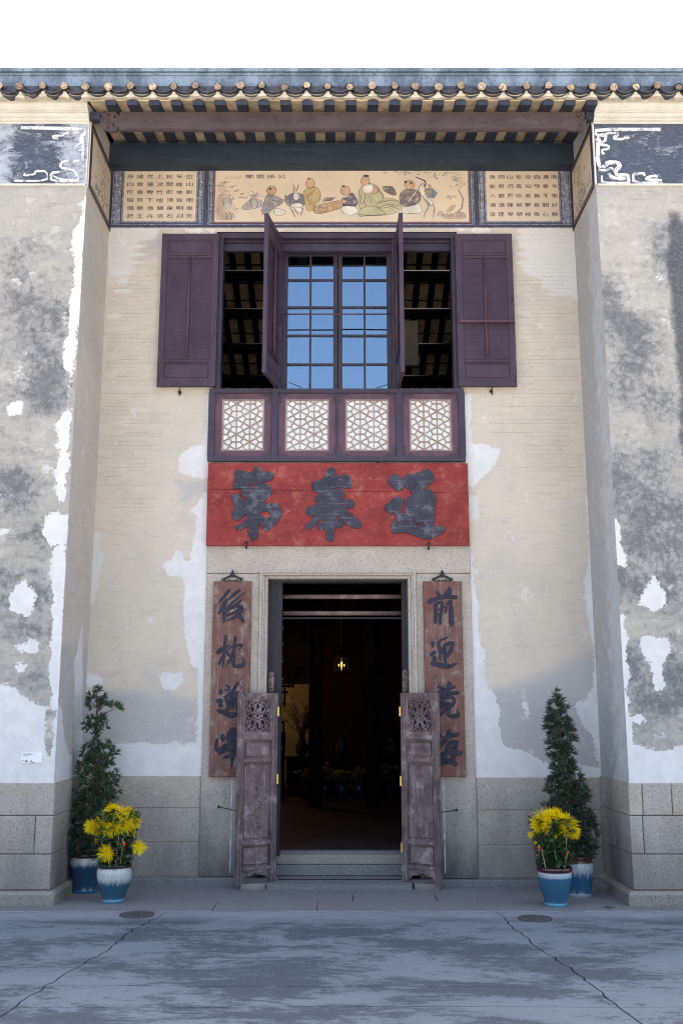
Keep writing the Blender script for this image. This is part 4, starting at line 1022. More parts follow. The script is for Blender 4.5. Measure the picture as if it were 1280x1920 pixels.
# glazed casements set back in the opening, two leaves with small panes
GY = .25
gx0, gx1, gz1 = PX(531, GY, 5.6), PX(733, GY, 5.6), PZ(474, GY)
gm = PX(633, GY, 5.5)
gw = obj('glazed_window', MB().box(gx0-.09, GY-.03, WSI, gx0-.002, GY+.03, gz1+.12).box(gx1+.002, GY-.03, WSI, gx1+.09, GY+.03, gz1+.12).box(gx0-.002, GY-.03, gz1+.002, gx1+.002, GY+.03, gz1+.12), M['frame'], house)
rz = [WSI-.02, PZ(684, GY), PZ(630, GY), PZ(577, GY), PZ(526, GY), gz1-.035]
for (a, b) in ((gx0, gm-.004), (gm+.004, gx1)):
    obj('casement', MB().box(a, GY-.025, WSI-.03, a+.045, GY+.02, gz1).box(b-.045, GY-.025, WSI-.03, b, GY+.02, gz1).box(a+.045, GY-.025, gz1-.04, b-.045, GY+.02, gz1), M['frame'], gw)
    a += .045; b -= .045; c = (a+b)/2
    m = MB(); m.box(c-.011, GY-.018, WSI-.03, c+.011, GY+.012, gz1-.04)
    for z in rz[1:-1]: m.box(a, GY-.017, z-.011, b, GY+.011, z+.011)
    obj('glazing_bar', m, M['frame'], gw)
    for (p, q) in ((a, c), (c, b)):
        for z, zn in zip(rz[:-1], rz[1:]):
            tx, tz = random.uniform(-.0022, .0022), random.uniform(-.003, .003)
            m = MB(); m.add([(p, GY-.002+tx, z), (q, GY-.002-tx, z), (q, GY-.002-tx+tz, zn), (p, GY-.002+tx+tz, zn)], [(0,1,2,3)]); obj('pane', m, M['glass'], gw)
obj('curtain_rod', MB().tube([(PX(525, .03, 5.7), .03, PZ(589, .03)), (PX(737, .03, 5.7), .03, PZ(589, .03))], .008, 8), M['purplelite'], wf, True)
for (xa_, xb_) in ((541, 566), (727, 706)):
    m = MB(); p0 = P(xa_, 715 if xa_ < 600 else 719, .02); p1 = P(xb_, 727, -.02); m.tube([(p0[0], .05, p0[1]), (p1[0], -.02, p1[1])], .004, 5); obj('casement_stay', m, M['iron'], wf)
# ---------------------------------------------------------------- painted bands under the eaves
MT, MBm = PZ(311, 0), PZ(427, 0)
def frame_strip(mb, x0, z0, x1, z1, w, y0, y1):
    mb.box(x0, y0, z0, x0+w, y1, z1).box(x1-w, y0, z0, x1, y1, z1).box(x0+w, y0, z0, x1-w, y1, z0+w).box(x0+w, y0, z1-w, x1-w, y1, z1)
xm0, xm1 = PX(387, 0, 7.05), PX(892, 0, 7.05)
def mural(x0, x1, ix0, ix1, iz0, iz1, label, red):
    m = MB().box(x0, -.016, MBm, x1, .004, MT); o = obj('painted_panel', m, M['border'], house); o['label'] = label
    m = MB(); frame_strip(m, x0+.001, MBm+.001, x1-.001, MT-.001, .022, -.021, -.015); frame_strip(m, x0+.034, MBm+.034, x1-.034, MT-.03, .006, -.0185, -.015)
    frame_strip(m, ix0-.030, iz0-.026, ix1+.030, iz1+.026, .010, -.019, -.015); obj('border_line', m, M['inkline'], o)
    if red: m = MB(); frame_strip(m, ix0-.016, iz0-.014, ix1+.016, iz1+.014, .012, -.0195, -.015); obj('inner_line', m, M['redline'], o)
    m = MB().box(ix0, -.0185, iz0, ix1, -.014, iz1); obj('painting_ground', m, M['paper'], o)
    return o
cx = lambda p: PX(p, 0, 7.05)
iz0, iz1 = PZ(416, 0), PZ(323, 0)
lp = mural(-XR+.002, xm0-.004, cx(233), cx(368), iz0, iz1, 'painted poem panel with seven columns, left', False)
def poem(rows, px, py, w, h, par):                    # glyph by glyph, flattened like clerical script
    m = MB()
    for r, row in enumerate(rows):
        for q, chr_ in enumerate(row):
            gx, gz = P(px[0]+(px[1]-px[0])*q/(len(row)-1)+random.uniform(-.6, .6), py[0]+(py[1]-py[0])*r/(len(rows)-1)+random.uniform(-.3, .3))
            g_ = fit(text_mb(chr_, off=.012), gx-w, gz-h, gx+w, gz+h, -.0195); m.add(g_.v, g_.f)
    tag(obj('poem_lettering', m, M['ink'], par), kind='stuff')
poem(('孫隨女上松氣空','自意蓮流間晚山','可春動竹照來新','留芳下喧清秋雨','偶歇漁歸泉明後','錄王舟浣石月天'), (245, 356), (332.5, 406.5), .037, .0245, lp)
rp = mural(xm1+.004, XR-.002, cx(911), cx(1046), iz0, iz1, 'painted poem panel with eight columns, right', False)
poem(('漁問山松空自萬晚','歌君月風知顧事年','入窮照吹返無不惟','浦通彈解舊長關好','深理琴帶林策心靜'), (922, 1038.5), (333.5, 403.5), .033, .024, rp)
cp = mural(xm0+.001, xm1-.001, cx(404), cx(877), PZ(417, 0), PZ(321, 0), 'painted scene of seated figures and goats in a landscape, centre', True)
PL = lambda a, b: P(400+a/5.333, 310+b/5.333, 0)
PR = lambda a, b: P(640+a/5.12, 310+b/5.12, 0)
def ell(a, b, r, s=1.0, n=14): return [(a+r*math.cos(2*math.pi*k/n), b+r*s*math.sin(2*math.pi*k/n)) for k in range(n)]
class Paint:
    def __init__(s, f): s.f = f; s.lay = {}; s.y = -.0192
    def poly(s, key, pts, sm=1, line=.006):
        q = [s.f(*p) for p in (chaikin(pts, sm) if sm else pts)]; s.y -= .00006
        s.lay.setdefault(key, MB()).prism(q, s.y, -.017)
        if line:
            for a, b in zip(q, q[1:]+q[:1]): s.lay.setdefault('ink', MB()).ribbon([a, b], line*random.uniform(.5, 1.1), s.y-.0003, s.y)
    def line(s, pts, w=.006, key='ink'):
        s.y -= .00006; q = [s.f(*p) for p in pts]; s.lay.setdefault(key, MB()).ribbon(q, [w*(.6+.4*math.sin(math.pi*i/max(1, len(q)-1))) for i in range(len(q))], s.y-.0003, s.y)
    def blots(s, key, a, b, rx, ry, n, r=.010):
        for _ in range(n):
            t = random.gauss(a, rx), random.gauss(b, ry); c = s.f(*t)
            if not (cx(405) < c[0] < cx(876) and PZ(416, 0) < c[1] < PZ(322, 0)): continue
            s.y -= .000004; rr = r*random.uniform(.4, 1.2); k0 = random.random()*6
            s.lay.setdefault(key, MB()).prism([(c[0]+rr*random.uniform(.6, 1.3)*math.cos(k0+k*1.05), c[1]+rr*.6*random.uniform(.6, 1.2)*math.sin(k0+k*1.05)) for k in range(6)], s.y, -.0175)
    def out(s, name, par):
        for k, mb in s.lay.items(): tag(obj(name if k != 'ink' else 'ink_drawing', mb, M['ink' if k == 'ink' else 'p_'+k], par), kind='stuff')
w = Paint(PL)
w.poly('rockpink', [(22,480),(34,330),(90,290),(130,300),(160,360),(150,440),(240,555),(40,558),(22,540)], 1, 0)
w.poly('rockgrey', [(100,310),(150,300),(190,360),(200,440),(120,452),(100,380)], 1, 0)
w.poly('rockgrey', [(280,435),(320,390),(390,328),(440,350),(500,370),(508,410),(440,432),(380,448),(300,450)], 1, .005)
for q in ([(390,330),(370,380),(385,430)], [(420,345),(450,390),(430,430)], [(330,390),(350,420)], [(470,365),(480,410)], [(120,480),(150,520),(130,555)], [(160,470),(185,520),(175,555)], [(40,440),(60,500)], [(190,480),(220,530)], [(100,350),(110,420)], [(160,330),(185,400)]): w.line(q, .010)
for a, b, rx, ry, n in ((120,185,28,14,34),(60,212,24,10,24),(190,220,16,10,16),(230,262,14,8,14),(285,296,14,6,12),(300,332,30,6,22),(410,295,30,12,26),(430,320,40,6,18),(90,300,40,30,30),(180,345,14,30,22),(130,510,26,26,24),(230,440,20,14,12)): w.blots('foliage', a, b, rx, ry, n)
w.blots('rockpink', 100, 260, 50, 12, 30, .012)
w.poly('robegrey', [(545,300),(600,308),(690,345),(695,388),(640,420),(605,432),(545,500),(472,490),(508,392),(520,330)])
w.poly('white', [(600,440),(650,440),(735,468),(705,510),(610,508)]); w.poly('white', [(500,488),(548,490),(545,510),(515,512)])
w.poly('skin', ell(582,262,47,1.0)); w.poly('ink', ell(569,244,14,.9), 0, 0); w.poly('skin', [(690,350),(720,350),(715,370),(692,375)], 1, .004)
for q in ([(560,350),(600,365),(680,370)], [(540,400),(600,390)], [(640,350),(660,400)]): w.line(q)
w.poly('hideblue', ell(825,360,104,.74)); w.poly('white', [(765,415),(830,380),(900,400),(895,470),(850,480),(775,455)], 1, .004); w.poly('white', ell(826,322,30,1.3)); w.poly('white', [(850,290),(865,300),(860,350),(848,340)], 1, .004)
w.poly('hideblue', [(715,310),(728,300),(730,330),(718,345)], 1, .004)
for q in ([(775,440),(800,490),(822,530)], [(800,430),(830,470),(850,500)], [(890,430),(890,470),(868,515)], [(870,430),(893,460)]): w.line(q, .009)
for q in ([(805,280),(800,262),(815,240),(797,202)], [(825,275),(835,250),(850,230),(845,202)]): w.line(q, .010)
w.poly('robeyellow', [(920,250),(1000,225),(1050,240),(1075,295),(1066,370),(1010,405),(1005,465),(930,468),(905,330),(895,285)])
for q in ([(1030,240),(970,300),(925,330)], [(930,300),(950,360),(985,390)], [(1060,330),(1000,360)], [(940,400),(1000,410)]): w.line(q)
w.poly('skin', ell(968,192,44,1.15)); w.poly('ink', ell(956,144,15,.5), 0, 0)
w.poly('hidebrown', [(990,455),(1035,405),(1140,388),(1278,352),(1300,425),(1180,468),(1030,502)]); w.poly('hidebrown', ell(1095,450,52,.5))
for k in range(7): w.line([(1085+k*12, 380-k*3),(1110+k*14, 340+(k%3)*10),(1135+k*15, 330)], .007)
w.out('painted_figures', cp)
w = Paint(PR)
for a, b, rx, ry, n in ((420,85,20,10,14),(540,85,40,16,30),(620,80,30,14,26),(800,75,70,14,50),(900,120,30,16,30),(1000,90,50,12,26),(1100,120,30,26,34),(1120,200,26,30,26),(1045,310,28,10,26)): w.blots('foliage', a, b, rx, ry, n)
w.line([(1110,130),(1160,170),(1120,250),(1165,330),(1150,420),(1100,470)], .022, 'rockpink'); w.line([(1120,250),(1165,330),(1150,420),(1100,470)], .008)
w.poly('rocktan', [(990,450),(1040,400),(1085,378),(1100,395),(1070,440),(1020,465)], 1, 0); w.poly('rockpink', [(915,490),(930,455),(965,450),(975,480),(945,500)], 1, .004)
w.poly('rockpink', [(945,520),(990,470),(1060,480),(1110,450),(1190,470),(1192,522)], 1, .004)
for k in range(9): w.line([(970+k*25, 470+(k%3)*8),(980+k*24, 505)], .009)
w.poly('white', [(0,410),(60,380),(150,415),(155,470),(70,492),(0,460)]); w.poly('robenavy', [(0,318),(55,322),(95,262),(138,310),(160,395),(75,405),(0,372)]); w.poly('skin', ell(36,252,46,1.0)); w.poly('ink', ell(20,208,17,.5), 0, 0); w.poly('skin', [(0,345),(40,340),(60,365),(0,372)], 1, .004)
w.poly('ink', [(0,375),(30,380),(60,398),(20,405),(0,398)], 1, 0)
w.poly('robegreen', [(170,240),(215,195),(310,180),(390,270),(402,325),(520,330),(572,385),(560,450),(430,490),(240,492),(155,505),(180,430),(158,375),(168,280)])
for q in ([(310,200),(400,300),(390,350),(320,365)], [(180,430),(240,400),(330,400),(400,450),(430,490)], [(230,290),(215,360),(240,410)], [(270,300),(290,380)], [(330,380),(430,350),(540,350)], [(350,420),(450,380),(560,400)], [(160,480),(260,490),(420,480)], [(190,290),(180,360),(200,390)], [(400,420),(480,400),(550,430)]): w.line(q, .008)
w.poly('skin', ell(228,160,42,1.15)); w.poly('ink', ell(235,112,30,.45), 1, 0); w.poly('white', ell(252,235,52,.85), 0, .003); w.poly('skin', [(290,280),(310,225),(345,215),(355,255),(320,285)])
w.poly('robedark', [(388,215),(440,208),(495,212),(530,290),(500,300),(430,272),(395,240)])
w.poly('white', [(590,405),(700,390),(735,350),(772,440),(760,465),(700,470),(610,475),(575,450)])
w.poly('robedark', [(548,298),(600,240),(680,240),(745,252),(762,335),(722,385),(605,412),(560,372)]); w.line([(640,360),(690,290),(720,250)], .010, 'white')
w.poly('skin', ell(652,196,48,.95)); w.poly('ink', ell(613,169,13,1), 0, 0); w.poly('ink', ell(667,178,13,1), 0, 0)
w.poly('white', [(735,230),(765,195),(800,225),(830,320),(885,370),(865,400),(820,375),(775,320)], 1, .005)
w.line([(705,120),(760,142),(800,160),(805,190),(790,225)], .016); w.line([(745,205),(770,185),(800,195)], .008)
w.poly('teal', [(800,235),(860,225),(890,250),(918,275),(885,322),(820,325),(800,290)], 0, .003); w.poly('hidebrown', [(785,245),(845,258),(880,270),(830,280),(790,270)], 1, 0); w.poly('hidebrown', ell(842,205,18,.8), 1, 0)
for q in ([(830,380),(830,420),(805,455),(785,512)], [(870,380),(890,420),(878,512)], [(800,330),(850,400)], [(775,300),(830,390)], [(820,340),(855,405)]): w.line(q, .008)
w.out('painted_figures', cp)
m = fit(text_mb('樂耍孫公', spc=1.25, off=.012), *PL(320,140), *PL(728,100), -.0196); obj('title_lettering', m, M['ink'], cp)
w = Paint(PL)
for k in range(11):                                      # the painter's small signature, too faint to read
    for q in range(3): w.line([(118+k*16+random.uniform(-3, 3), 124+q*8+(k%2)*4), (127+k*16+random.uniform(-3, 3), 122+q*8+random.uniform(-3, 3)+(k%2)*4)], .004)
w.out('signature', cp)

# painted panels on the inner cheeks of the pilasters
for s in (-1, 1):
    X = s*(XR-.001); ya, yb = YF+.012, -.004; za, zb = 6.655, 7.36
    def T(u, d, z, X=X, s=s): return (X - s*d, u, z)
    m = MB(); m.T = T; m.box(ya, 0, za, yb, .012, zb); o = obj('painted_panel', m, M['paper'], house); o['label'] = 'narrow landscape painting on the %s cheek of the recess' % ('left' if s < 0 else 'right')
    m = MB(); m.T = T
    for w_, e in ((.045, 0), (.012, .06)):
        m.box(ya+e, .012, za+e, ya+e+w_, .016, zb-e).box(yb-e-w_, .012, za+e, yb-e, .016, zb-e).box(ya+e+w_, .012, za+e, yb-e-w_, .016, za+e+w_).box(ya+e+w_, .012, zb-e-w_, yb-e-w_, .016, zb-e)
    obj('border_line', m, M['frame'], o)
    m = MB(); m.T = T
    for _ in range(150):
        u, z = random.gauss(-.36, .10), random.gauss(7.0, .16)
        if random.random() < .45: u, z = random.gauss(-.5, .18), random.gauss(6.82, .05)
        if not (ya+.1 < u < yb-.1 and za+.1 < z < zb-.1): continue
        r_ = random.uniform(.008, .022); m.add([(u+r_*math.cos(k)*random.uniform(.6, 1.4), .0125+random.random()*.001, z+r_*math.sin(k)) for k in (0, 1.2, 2.4, 3.6, 4.9)], [(0,1,2,3,4)])
    tag(obj('brushwork', m, M['p_foliage'], o), kind='stuff')

# ---------------------------------------------------------------- eaves
zr = lambda y: 7.415 + .214*(y+1.1)                      # underside of the rafters
ev = obj('wall_beam', MB().box(-XR+.002, -.15, PZ(308, -.15), XR-.002, -.012, zr(-.15)-.004), M['blue'], house)
for _ in range(3): pass
m = MB().box(PX(224, -1.0, 7.35), -1.0, PZ(244, -1.0), PX(1080, -1.0, 7.35), -.965, zr(-1.0)-.006)
m.box(PX(240, -1.0, 7.35), -1.012, PZ(243, -1.0)+.004, PX(1062, -1.0, 7.35), -1.0, PZ(241, -1.0)+.010)
bm = obj('eaves_beam', m, M['beam'], house)
m = MB(); rr_ = random.Random(2)
for k in range(34):                                      # shallow foliate carving, fading towards the middle
    u = -2.15+4.3*k/33; m.tube([(u, -1.002, 7.34+.05*math.sin(k*1.3)), (u+.05, -1.004, 7.36+.04*math.sin(k*1.3+1)), (u+.09, -1.002, 7.33+.05*math.sin(k*1.3+2))], [.003, .007, .003], 5)
tag(obj('beam_carving', m, M['beam'], bm), kind='stuff')
for s, x_in, x_out in ((-1, PX(224, -1.0, 7.35), PX(187, -1.0, 7.35)), (1, PX(1080, -1.0, 7.35), PX(1099, -1.0, 7.35))):
    m = MB(); zc_ = 7.335; Wd = abs(x_out-x_in)
    holes = [[(x_in+(x_out-x_in)*fx+.014*math.cos(q), zc_+dz+.017*math.sin(q)) for q in (0, 1.57, 3.14, 4.71)] for fx, dz in ((.25, .05), (.30, -.04), (.55, .065), (.58, -.005), (.55, -.075), (.80, .03))]
    out = chaikin([(x_in, zc_-.105), (x_in+(x_out-x_in)*.55, zc_-.115), (x_in+(x_out-x_in)*.9, zc_-.06), (x_out, zc_), (x_in+(x_out-x_in)*.85, zc_+.08), (x_in+(x_out-x_in)*.95, zc_+.10), (x_in, zc_+.105)], 1)
    m.prism(out, -.99, -.955, holes)
    for k in range(9):
        c0 = (x_in+(x_out-x_in)*(.15+.75*rr_.random()), zc_+rr_.uniform(-.09, .09)); m.tube([(c0[0]+.026*(1-q/9)*math.cos(q*.8+k), -.993, c0[1]+.026*(1-q/9)*math.sin(q*.8+k)) for q in range(8)], .006, 5)
    obj('carved_bracket', m, M['beam'], bm)
    obj('bearing_block', MB().box(min(x_out, s*(XR-.004)), -.985, 7.36, max(x_out, s*(XR-.004)), -.91, 7.44), M['rafter'], bm)
TSP = .2132; TX0 = -3.115
roof = obj('roof', MB().add([(-5.5, -1.05, 7.60), (5.5, -1.05, 7.60), (5.5, 3.0, 8.60), (-5.5, 3.0, 8.60), (5.5, 9.0, 7.0), (-5.5, 9.0, 7.0)], [(0,1,2,3), (3,2,4,5)])
    .add([(-5.5, -1.10, 7.58), (5.5, -1.10, 7.58), (5.5, 3.0, 8.50), (-5.5, 3.0, 8.50), (5.5, 9.0, 6.9), (-5.5, 9.0, 6.9)], [(3,2,1,0), (5,4,2,3)]), M['darktile'], house)
# rafters and the bare tiles lying on them
sl = math.atan(.214)
raft = mesh('rafter', MB().add([(-.052, 0, .0), (.052, 0, .0), (.052, 0, .046), (.0, -.0, .060), (-.052, 0, .046), (-.052, 1.10, .0), (.052, 1.10, .0), (.052, 1.10, .046), (-.052, 1.10, .046)],
    [(0,1,2,3,4), (0,5,6,1), (1,6,7,2), (4,8,5,0), (2,7,8,4)]), M['rafter'])
ctile = [mesh('ceiling_tile', MB().add([(-.105, 0, .004), (.105, 0, .004), (.105, .205, .004), (-.105, .205, .004), (-.105, 0, .016), (.105, 0, .016), (.105, .205, .016), (-.105, .205, .016)], [(0,3,2,1), (0,1,5,4), (4,5,6,7), (2,3,7,6)]), M['ceiltile']) for _ in range(3)]
k0 = int(math.ceil((-XR-TX0)/TSP))
ry0 = -1.155
k = k0
xs_r = []
while TX0+k*TSP-.03 < XR: xs_r.append(TX0+k*TSP+.012); k += 1
for x in xs_r:
    if abs(x) > XR-.045: continue
    link('rafter', raft, ev, (x, ry0, zr(ry0)), (sl, 0, 0))
for x in [xs_r[0]-TSP] + xs_r:
    xc_ = x+TSP/2
    if xc_-.10 < -XR or xc_+.10 > XR: continue
    for q in range(5):
        y = ry0+.012+q*.212
        o = link('ceiling_tile', random.choice(ctile), ev, (xc_+random.uniform(-.003, .003), y, zr(y)+.047+random.uniform(-.003, .004)), (sl-.02, 0, random.uniform(-.015, .015)))
obj('tile_backing', MB().add([(-XR, -1.13, zr(-1.13)+.075), (XR, -1.13, zr(-1.13)+.075), (XR, 0, zr(0)+.075), (-XR, 0, zr(0)+.075)], [(0,3,2,1)]), M['rafter'], ev)
# cream board and mortar bed under the tile ends
obj('eave_board', MB().box(-XR+.01, -1.185, zr(-1.17)+.064, XR-.01, -1.165, 7.50), M['creamboard'], ev)
m = MB(); m.box(-5.5, -1.178, 7.475, 5.5, -1.10, 7.515)
obj('tile_shade_fill', MB().box(-5.5, -1.17, 7.517, 5.5, -1.10, 7.598), M['darktile'], roof)  # dark strip added for the shadow between the tile rolls
bed = obj('tile_bed', m, M['mortarbed'], roof)
# tile rows: round rolls with clay ends, concave pans between them
YT = -1.235
roll = mesh('roll_tile', MB().tube([(0, 0, 0), (0, .5, .107)], .044, 12, cap=False), M['darktile'], smooth=True)
pan_mb = MB()
n = 12; R_ = .118
for lay, (dy, dz, rr) in enumerate(((0, 0, R_), (.030, -.030, R_))):
    vs_ = []
    for q in range(n+1):
        a = math.pi + (math.pi)*(.10+.80*q/n)
        x = rr*.88*math.cos(a); z = rr*.80*math.sin(a)
        for (yy, r2) in ((dy, 0), (dy, .013), (.5, 0)):
            vs_.append((x, yy, z+dz+r2+yy*.214))
    b = len(pan_mb.v); pan_mb.v += vs_
    for q in range(n):
        a0, a1 = b+q*3, b+(q+1)*3
        pan_mb.f += [(a0, a1, a1+1, a0+1), (a0, a0+2, a1+2, a1), (a0+1, a1+1, a1+2, a0+2)]; pan_mb.mi += [0]*3
pan = mesh('pan_tile', pan_mb, M['darktile'], smooth=False)
def endcap():
    m = MB(); n = 16; ring = [(.041*math.cos(2*math.pi*k/n)*random.uniform(.86, 1.02), .040*math.sin(2*math.pi*k/n)*random.uniform(.88, 1.08)) for k in range(n)]
    m.add([(p[0], .004, p[1]) for p in ring] + [(p[0]*.8, -.010, p[1]*.8) for p in ring] + [(p[0]*.55, -.004, p[1]*.55) for p in ring], [tuple(range(2*n, 3*n))[::-1]] + [(k, (k+1) % n, n+(k+1) % n, n+k) for k in range(n)] + [(n+k, n+(k+1) % n, 2*n+(k+1) % n, 2*n+k) for k in range(n)])
    return mesh('tile_end', m, M['clay'])
caps = [endcap() for _ in range(5)]
def spur():                                              # mortar squeezed out below each roll
    m = MB(); m.prism([(p[0]*random.uniform(.85, 1.1), p[1]) for p in [(-.014, .0), (-.018, -.030), (-.040, -.052), (-.05, -.066), (.045, -.066), (.042, -.052), (.020, -.03), (.015, .0)]], .012, .06); return mesh('mortar_spur', m, M['mortarbed'])
spurs = [spur() for _ in range(4)]
for k in range(-11, 42):
    x = TX0+k*TSP
    if abs(x) > 5.4: continue
    jx_, jz = random.uniform(-.011, .011), random.uniform(-.009, .009)
    link('roll_tile', roll, roof, (x+jx_, YT+.012, 7.555+jz))
    link('tile_end', random.choice(caps), roof, (x+jx_, YT+random.uniform(-.008, .008), 7.557+jz), (random.uniform(-.15, .15), random.uniform(0, 6), random.uniform(-.15, .15))).scale = (random.uniform(.85, 1.08),)*3
    link('mortar_spur', random.choice(spurs), roof, (x+jx_, YT+.02, 7.525+jz))
    link('pan_tile', pan, roof, (x+TSP/2+random.uniform(-.005, .005), YT+.004+random.uniform(-.006, .006), 7.578+random.uniform(-.006, .004)), (0, random.uniform(-.03, .03), 0))
m = MB(); m.box(-5.5, -1.135, 7.50, 5.5, -1.06, 7.765); m.box(-5.5, -1.150, 7.735, 5.5, -1.135, 7.752); m.box(-5.5, -1.165, 7.767, 5.5, -1.03, 7.805)
rng2 = random.Random(4)
cop = obj('roof_coping', m, M['coping'], roof)
# cornices over the pilasters: stepped cream mouldings
def moulding(name, x0, x1, prof, mat, par, ret):
    m = MB(); vs_ = []
    n_ = len(prof)
    for (o_, z_) in prof: vs_ += [(x0, YF-o_, z_), (x1, YF-o_, z_)]
    m.add(vs_, [(2*i, 2*i+1, 2*i+3, 2*i+2) for i in range(n_-1)])
    xe = x1 if ret < 0 else x0
    m.add([(xe, YF-o_, z_) for o_, z_ in prof] + [(xe, YF+.02, prof[-1][1]), (xe, YF+.02, prof[0][1])], [tuple(range(n_+2))])
    return obj(name, m, mat, par)
cz0 = PZ(232, YF-.01); cz1 = 7.515
H5 = cz1-cz0
pr = [(0, 0), (.012, 0), (.012, .10), (.030, .13), (.030, .24), (.042, .25), (.055, .29), (.060, .40), (.060, .45), (.076, .46), (.076, .50), (.090, .52), (.110, .62), (.125, .72), (.125, .78), (.150, .80), (.165, .90), (.165, .99), (.20, 1.0)]
pr = [(a*1.05, cz0+H5*b) for a, b in pr]
for s, a, b in ((-1, -5.5, -XR-.004), (1, XR+.004, 5.5)):
    co = moulding('cornice', a, b, pr, M['cornice'], house, s)
    # fret panels under the cornice
    zt, zb_ = cz0-.004, PZ(350, YF)
    xa_, xb_ = (-5.45, PX(163, YF, 6.9)-.0) if s < 0 else (PX(1113, YF, 6.9), 5.45)
    fp = obj('fret_panel', MB().box(xa_, YF-.012, zb_+.022, xb_, YF+.004, zt), M['fretworn' if s < 0 else 'fretdark'], house)
    obj('panel_ledge', MB().box(-5.5 if s < 0 else XR+.006, YF-.026, zb_, -XR-.006 if s < 0 else 5.5, YF+.004, zb_+.02), M['cornice'], fp)
    obj('corner_strip', MB().box(*((xb_+.001, YF-.013, zb_+.021, -XR-.002) if s < 0 else (XR+.002, YF-.013, zb_+.021, xa_-.001)), YF+.004, zt), M['fretwhite'], fp)
    m = MB()
    if s > 0:
        q = lambda a, b: P(960+a/4, 220+b/4, YF-.012)
        runs = [([(1112,92),(622,92),(622,135),(695,135)], 17), ([(640,130),(640,185),(690,185),(700,150),(700,120),(790,118),(790,140),(755,150),(765,165),(830,165),(840,152),(875,155)], 12), ([(622,170),(660,170)], 14), ([(640,190),(640,370),(700,370),(710,340),(790,340),(805,370),(770,400),(780,440),(860,430),(870,470),(865,500)], 20),
                ([(655,205),(720,215),(720,240),(670,245),(670,270),(690,275)], 12), ([(645,395),(700,400),(740,380),(760,400)], 12), ([(720,420),(740,450),(800,465),(850,460)], 16), ([(668,440),(668,495),(865,495)], 12), ([(905,430),(905,495),(1120,492),(1110,475),(1000,470),(1000,455),(1040,445),(1075,440),(1078,455)], 14), ([(905,430),(980,420),(990,440)], 14)]
        scl = 1/4
    else:
        q = lambda a, b: P(a/4, 220+b/4, YF-.012)
        runs = [([(160,78),(640,90),(640,130),(610,140),(610,200)], 17), ([(610,115),(480,120),(480,140),(400,140),(400,160),(440,160)], 10), ([(600,200),(570,215),(575,245),(620,250)], 11), ([(625,150),(622,380)], 12), ([(600,330),(520,325),(460,340),(455,380),(520,390),(560,400),(585,450),(590,480),(385,480),(385,420),(450,410)], 12),
                ([(108,478),(360,480),(355,405),(270,405),(265,430),(180,440),(190,420)], 9), ([(400,440),(460,470),(560,470)], 9)]
        scl = 1/4
    for pts, wd in runs:
        p_ = [q(*p) for p in pts]
        p_ = [p_[0]] + [((1-f)*u[0]+f*v[0], (1-f)*u[1]+f*v[1]) for u, v in zip(p_[:-1], p_[1:]) for f in (.22, .78)] + [p_[-1]]
        m.ribbon(p_, [wd*scl*.0049*random.uniform(1.2, 1.9) for _ in p_], YF-.020-.0004*runs.index((pts, wd)), YF-.011)
    tag(obj('fret_scroll', m, M['fretscroll'], fp), kind='stuff')

# ---------------------------------------------------------------- boards with carved characters
bz0, bz1 = PZ(1023, -.07), PZ(868.5, -.07)
bx0, bx1 = PX(388.5, -.07, 3.7), PX(878, -.07, 3.7)
sign = thing('name_board', 'wide red lacquered name board with three grey characters above the doorway', 'sign board', (0, -.06, bz0))
zs_ = PZ(921, -.07)
obj('plank', MB().add([(bx0, -.07, zs_+.022), (bx1, -.07, zs_-.017), (bx1, -.07, bz1), (bx0, -.07, bz1), (bx0, -.02, zs_+.022), (bx1, -.02, zs_-.017), (bx1, -.02, bz1), (bx0, -.02, bz1)], [(0,1,2,3), (0,4,5,1), (1,5,6,2), (2,6,7,3), (3,7,4,0)]), M['redboard'], sign)
obj('plank', MB().add([(bx0, -.0695, bz0), (bx1, -.0695, bz0), (bx1, -.0695, zs_-.0205), (bx0, -.0695, zs_+.0185), (bx0, -.02, bz0), (bx1, -.02, bz0), (bx1, -.02, zs_-.0205), (bx0, -.02, zs_+.0185)], [(0,1,2,3), (0,4,5,1), (1,5,6,2), (2,6,7,3), (3,7,4,0)]), M['redboard'], sign)
obj('board_back', MB().box(bx0+.01, -.045, bz0+.01, bx1-.01, .0, bz1-.01), M['frame'], sign)
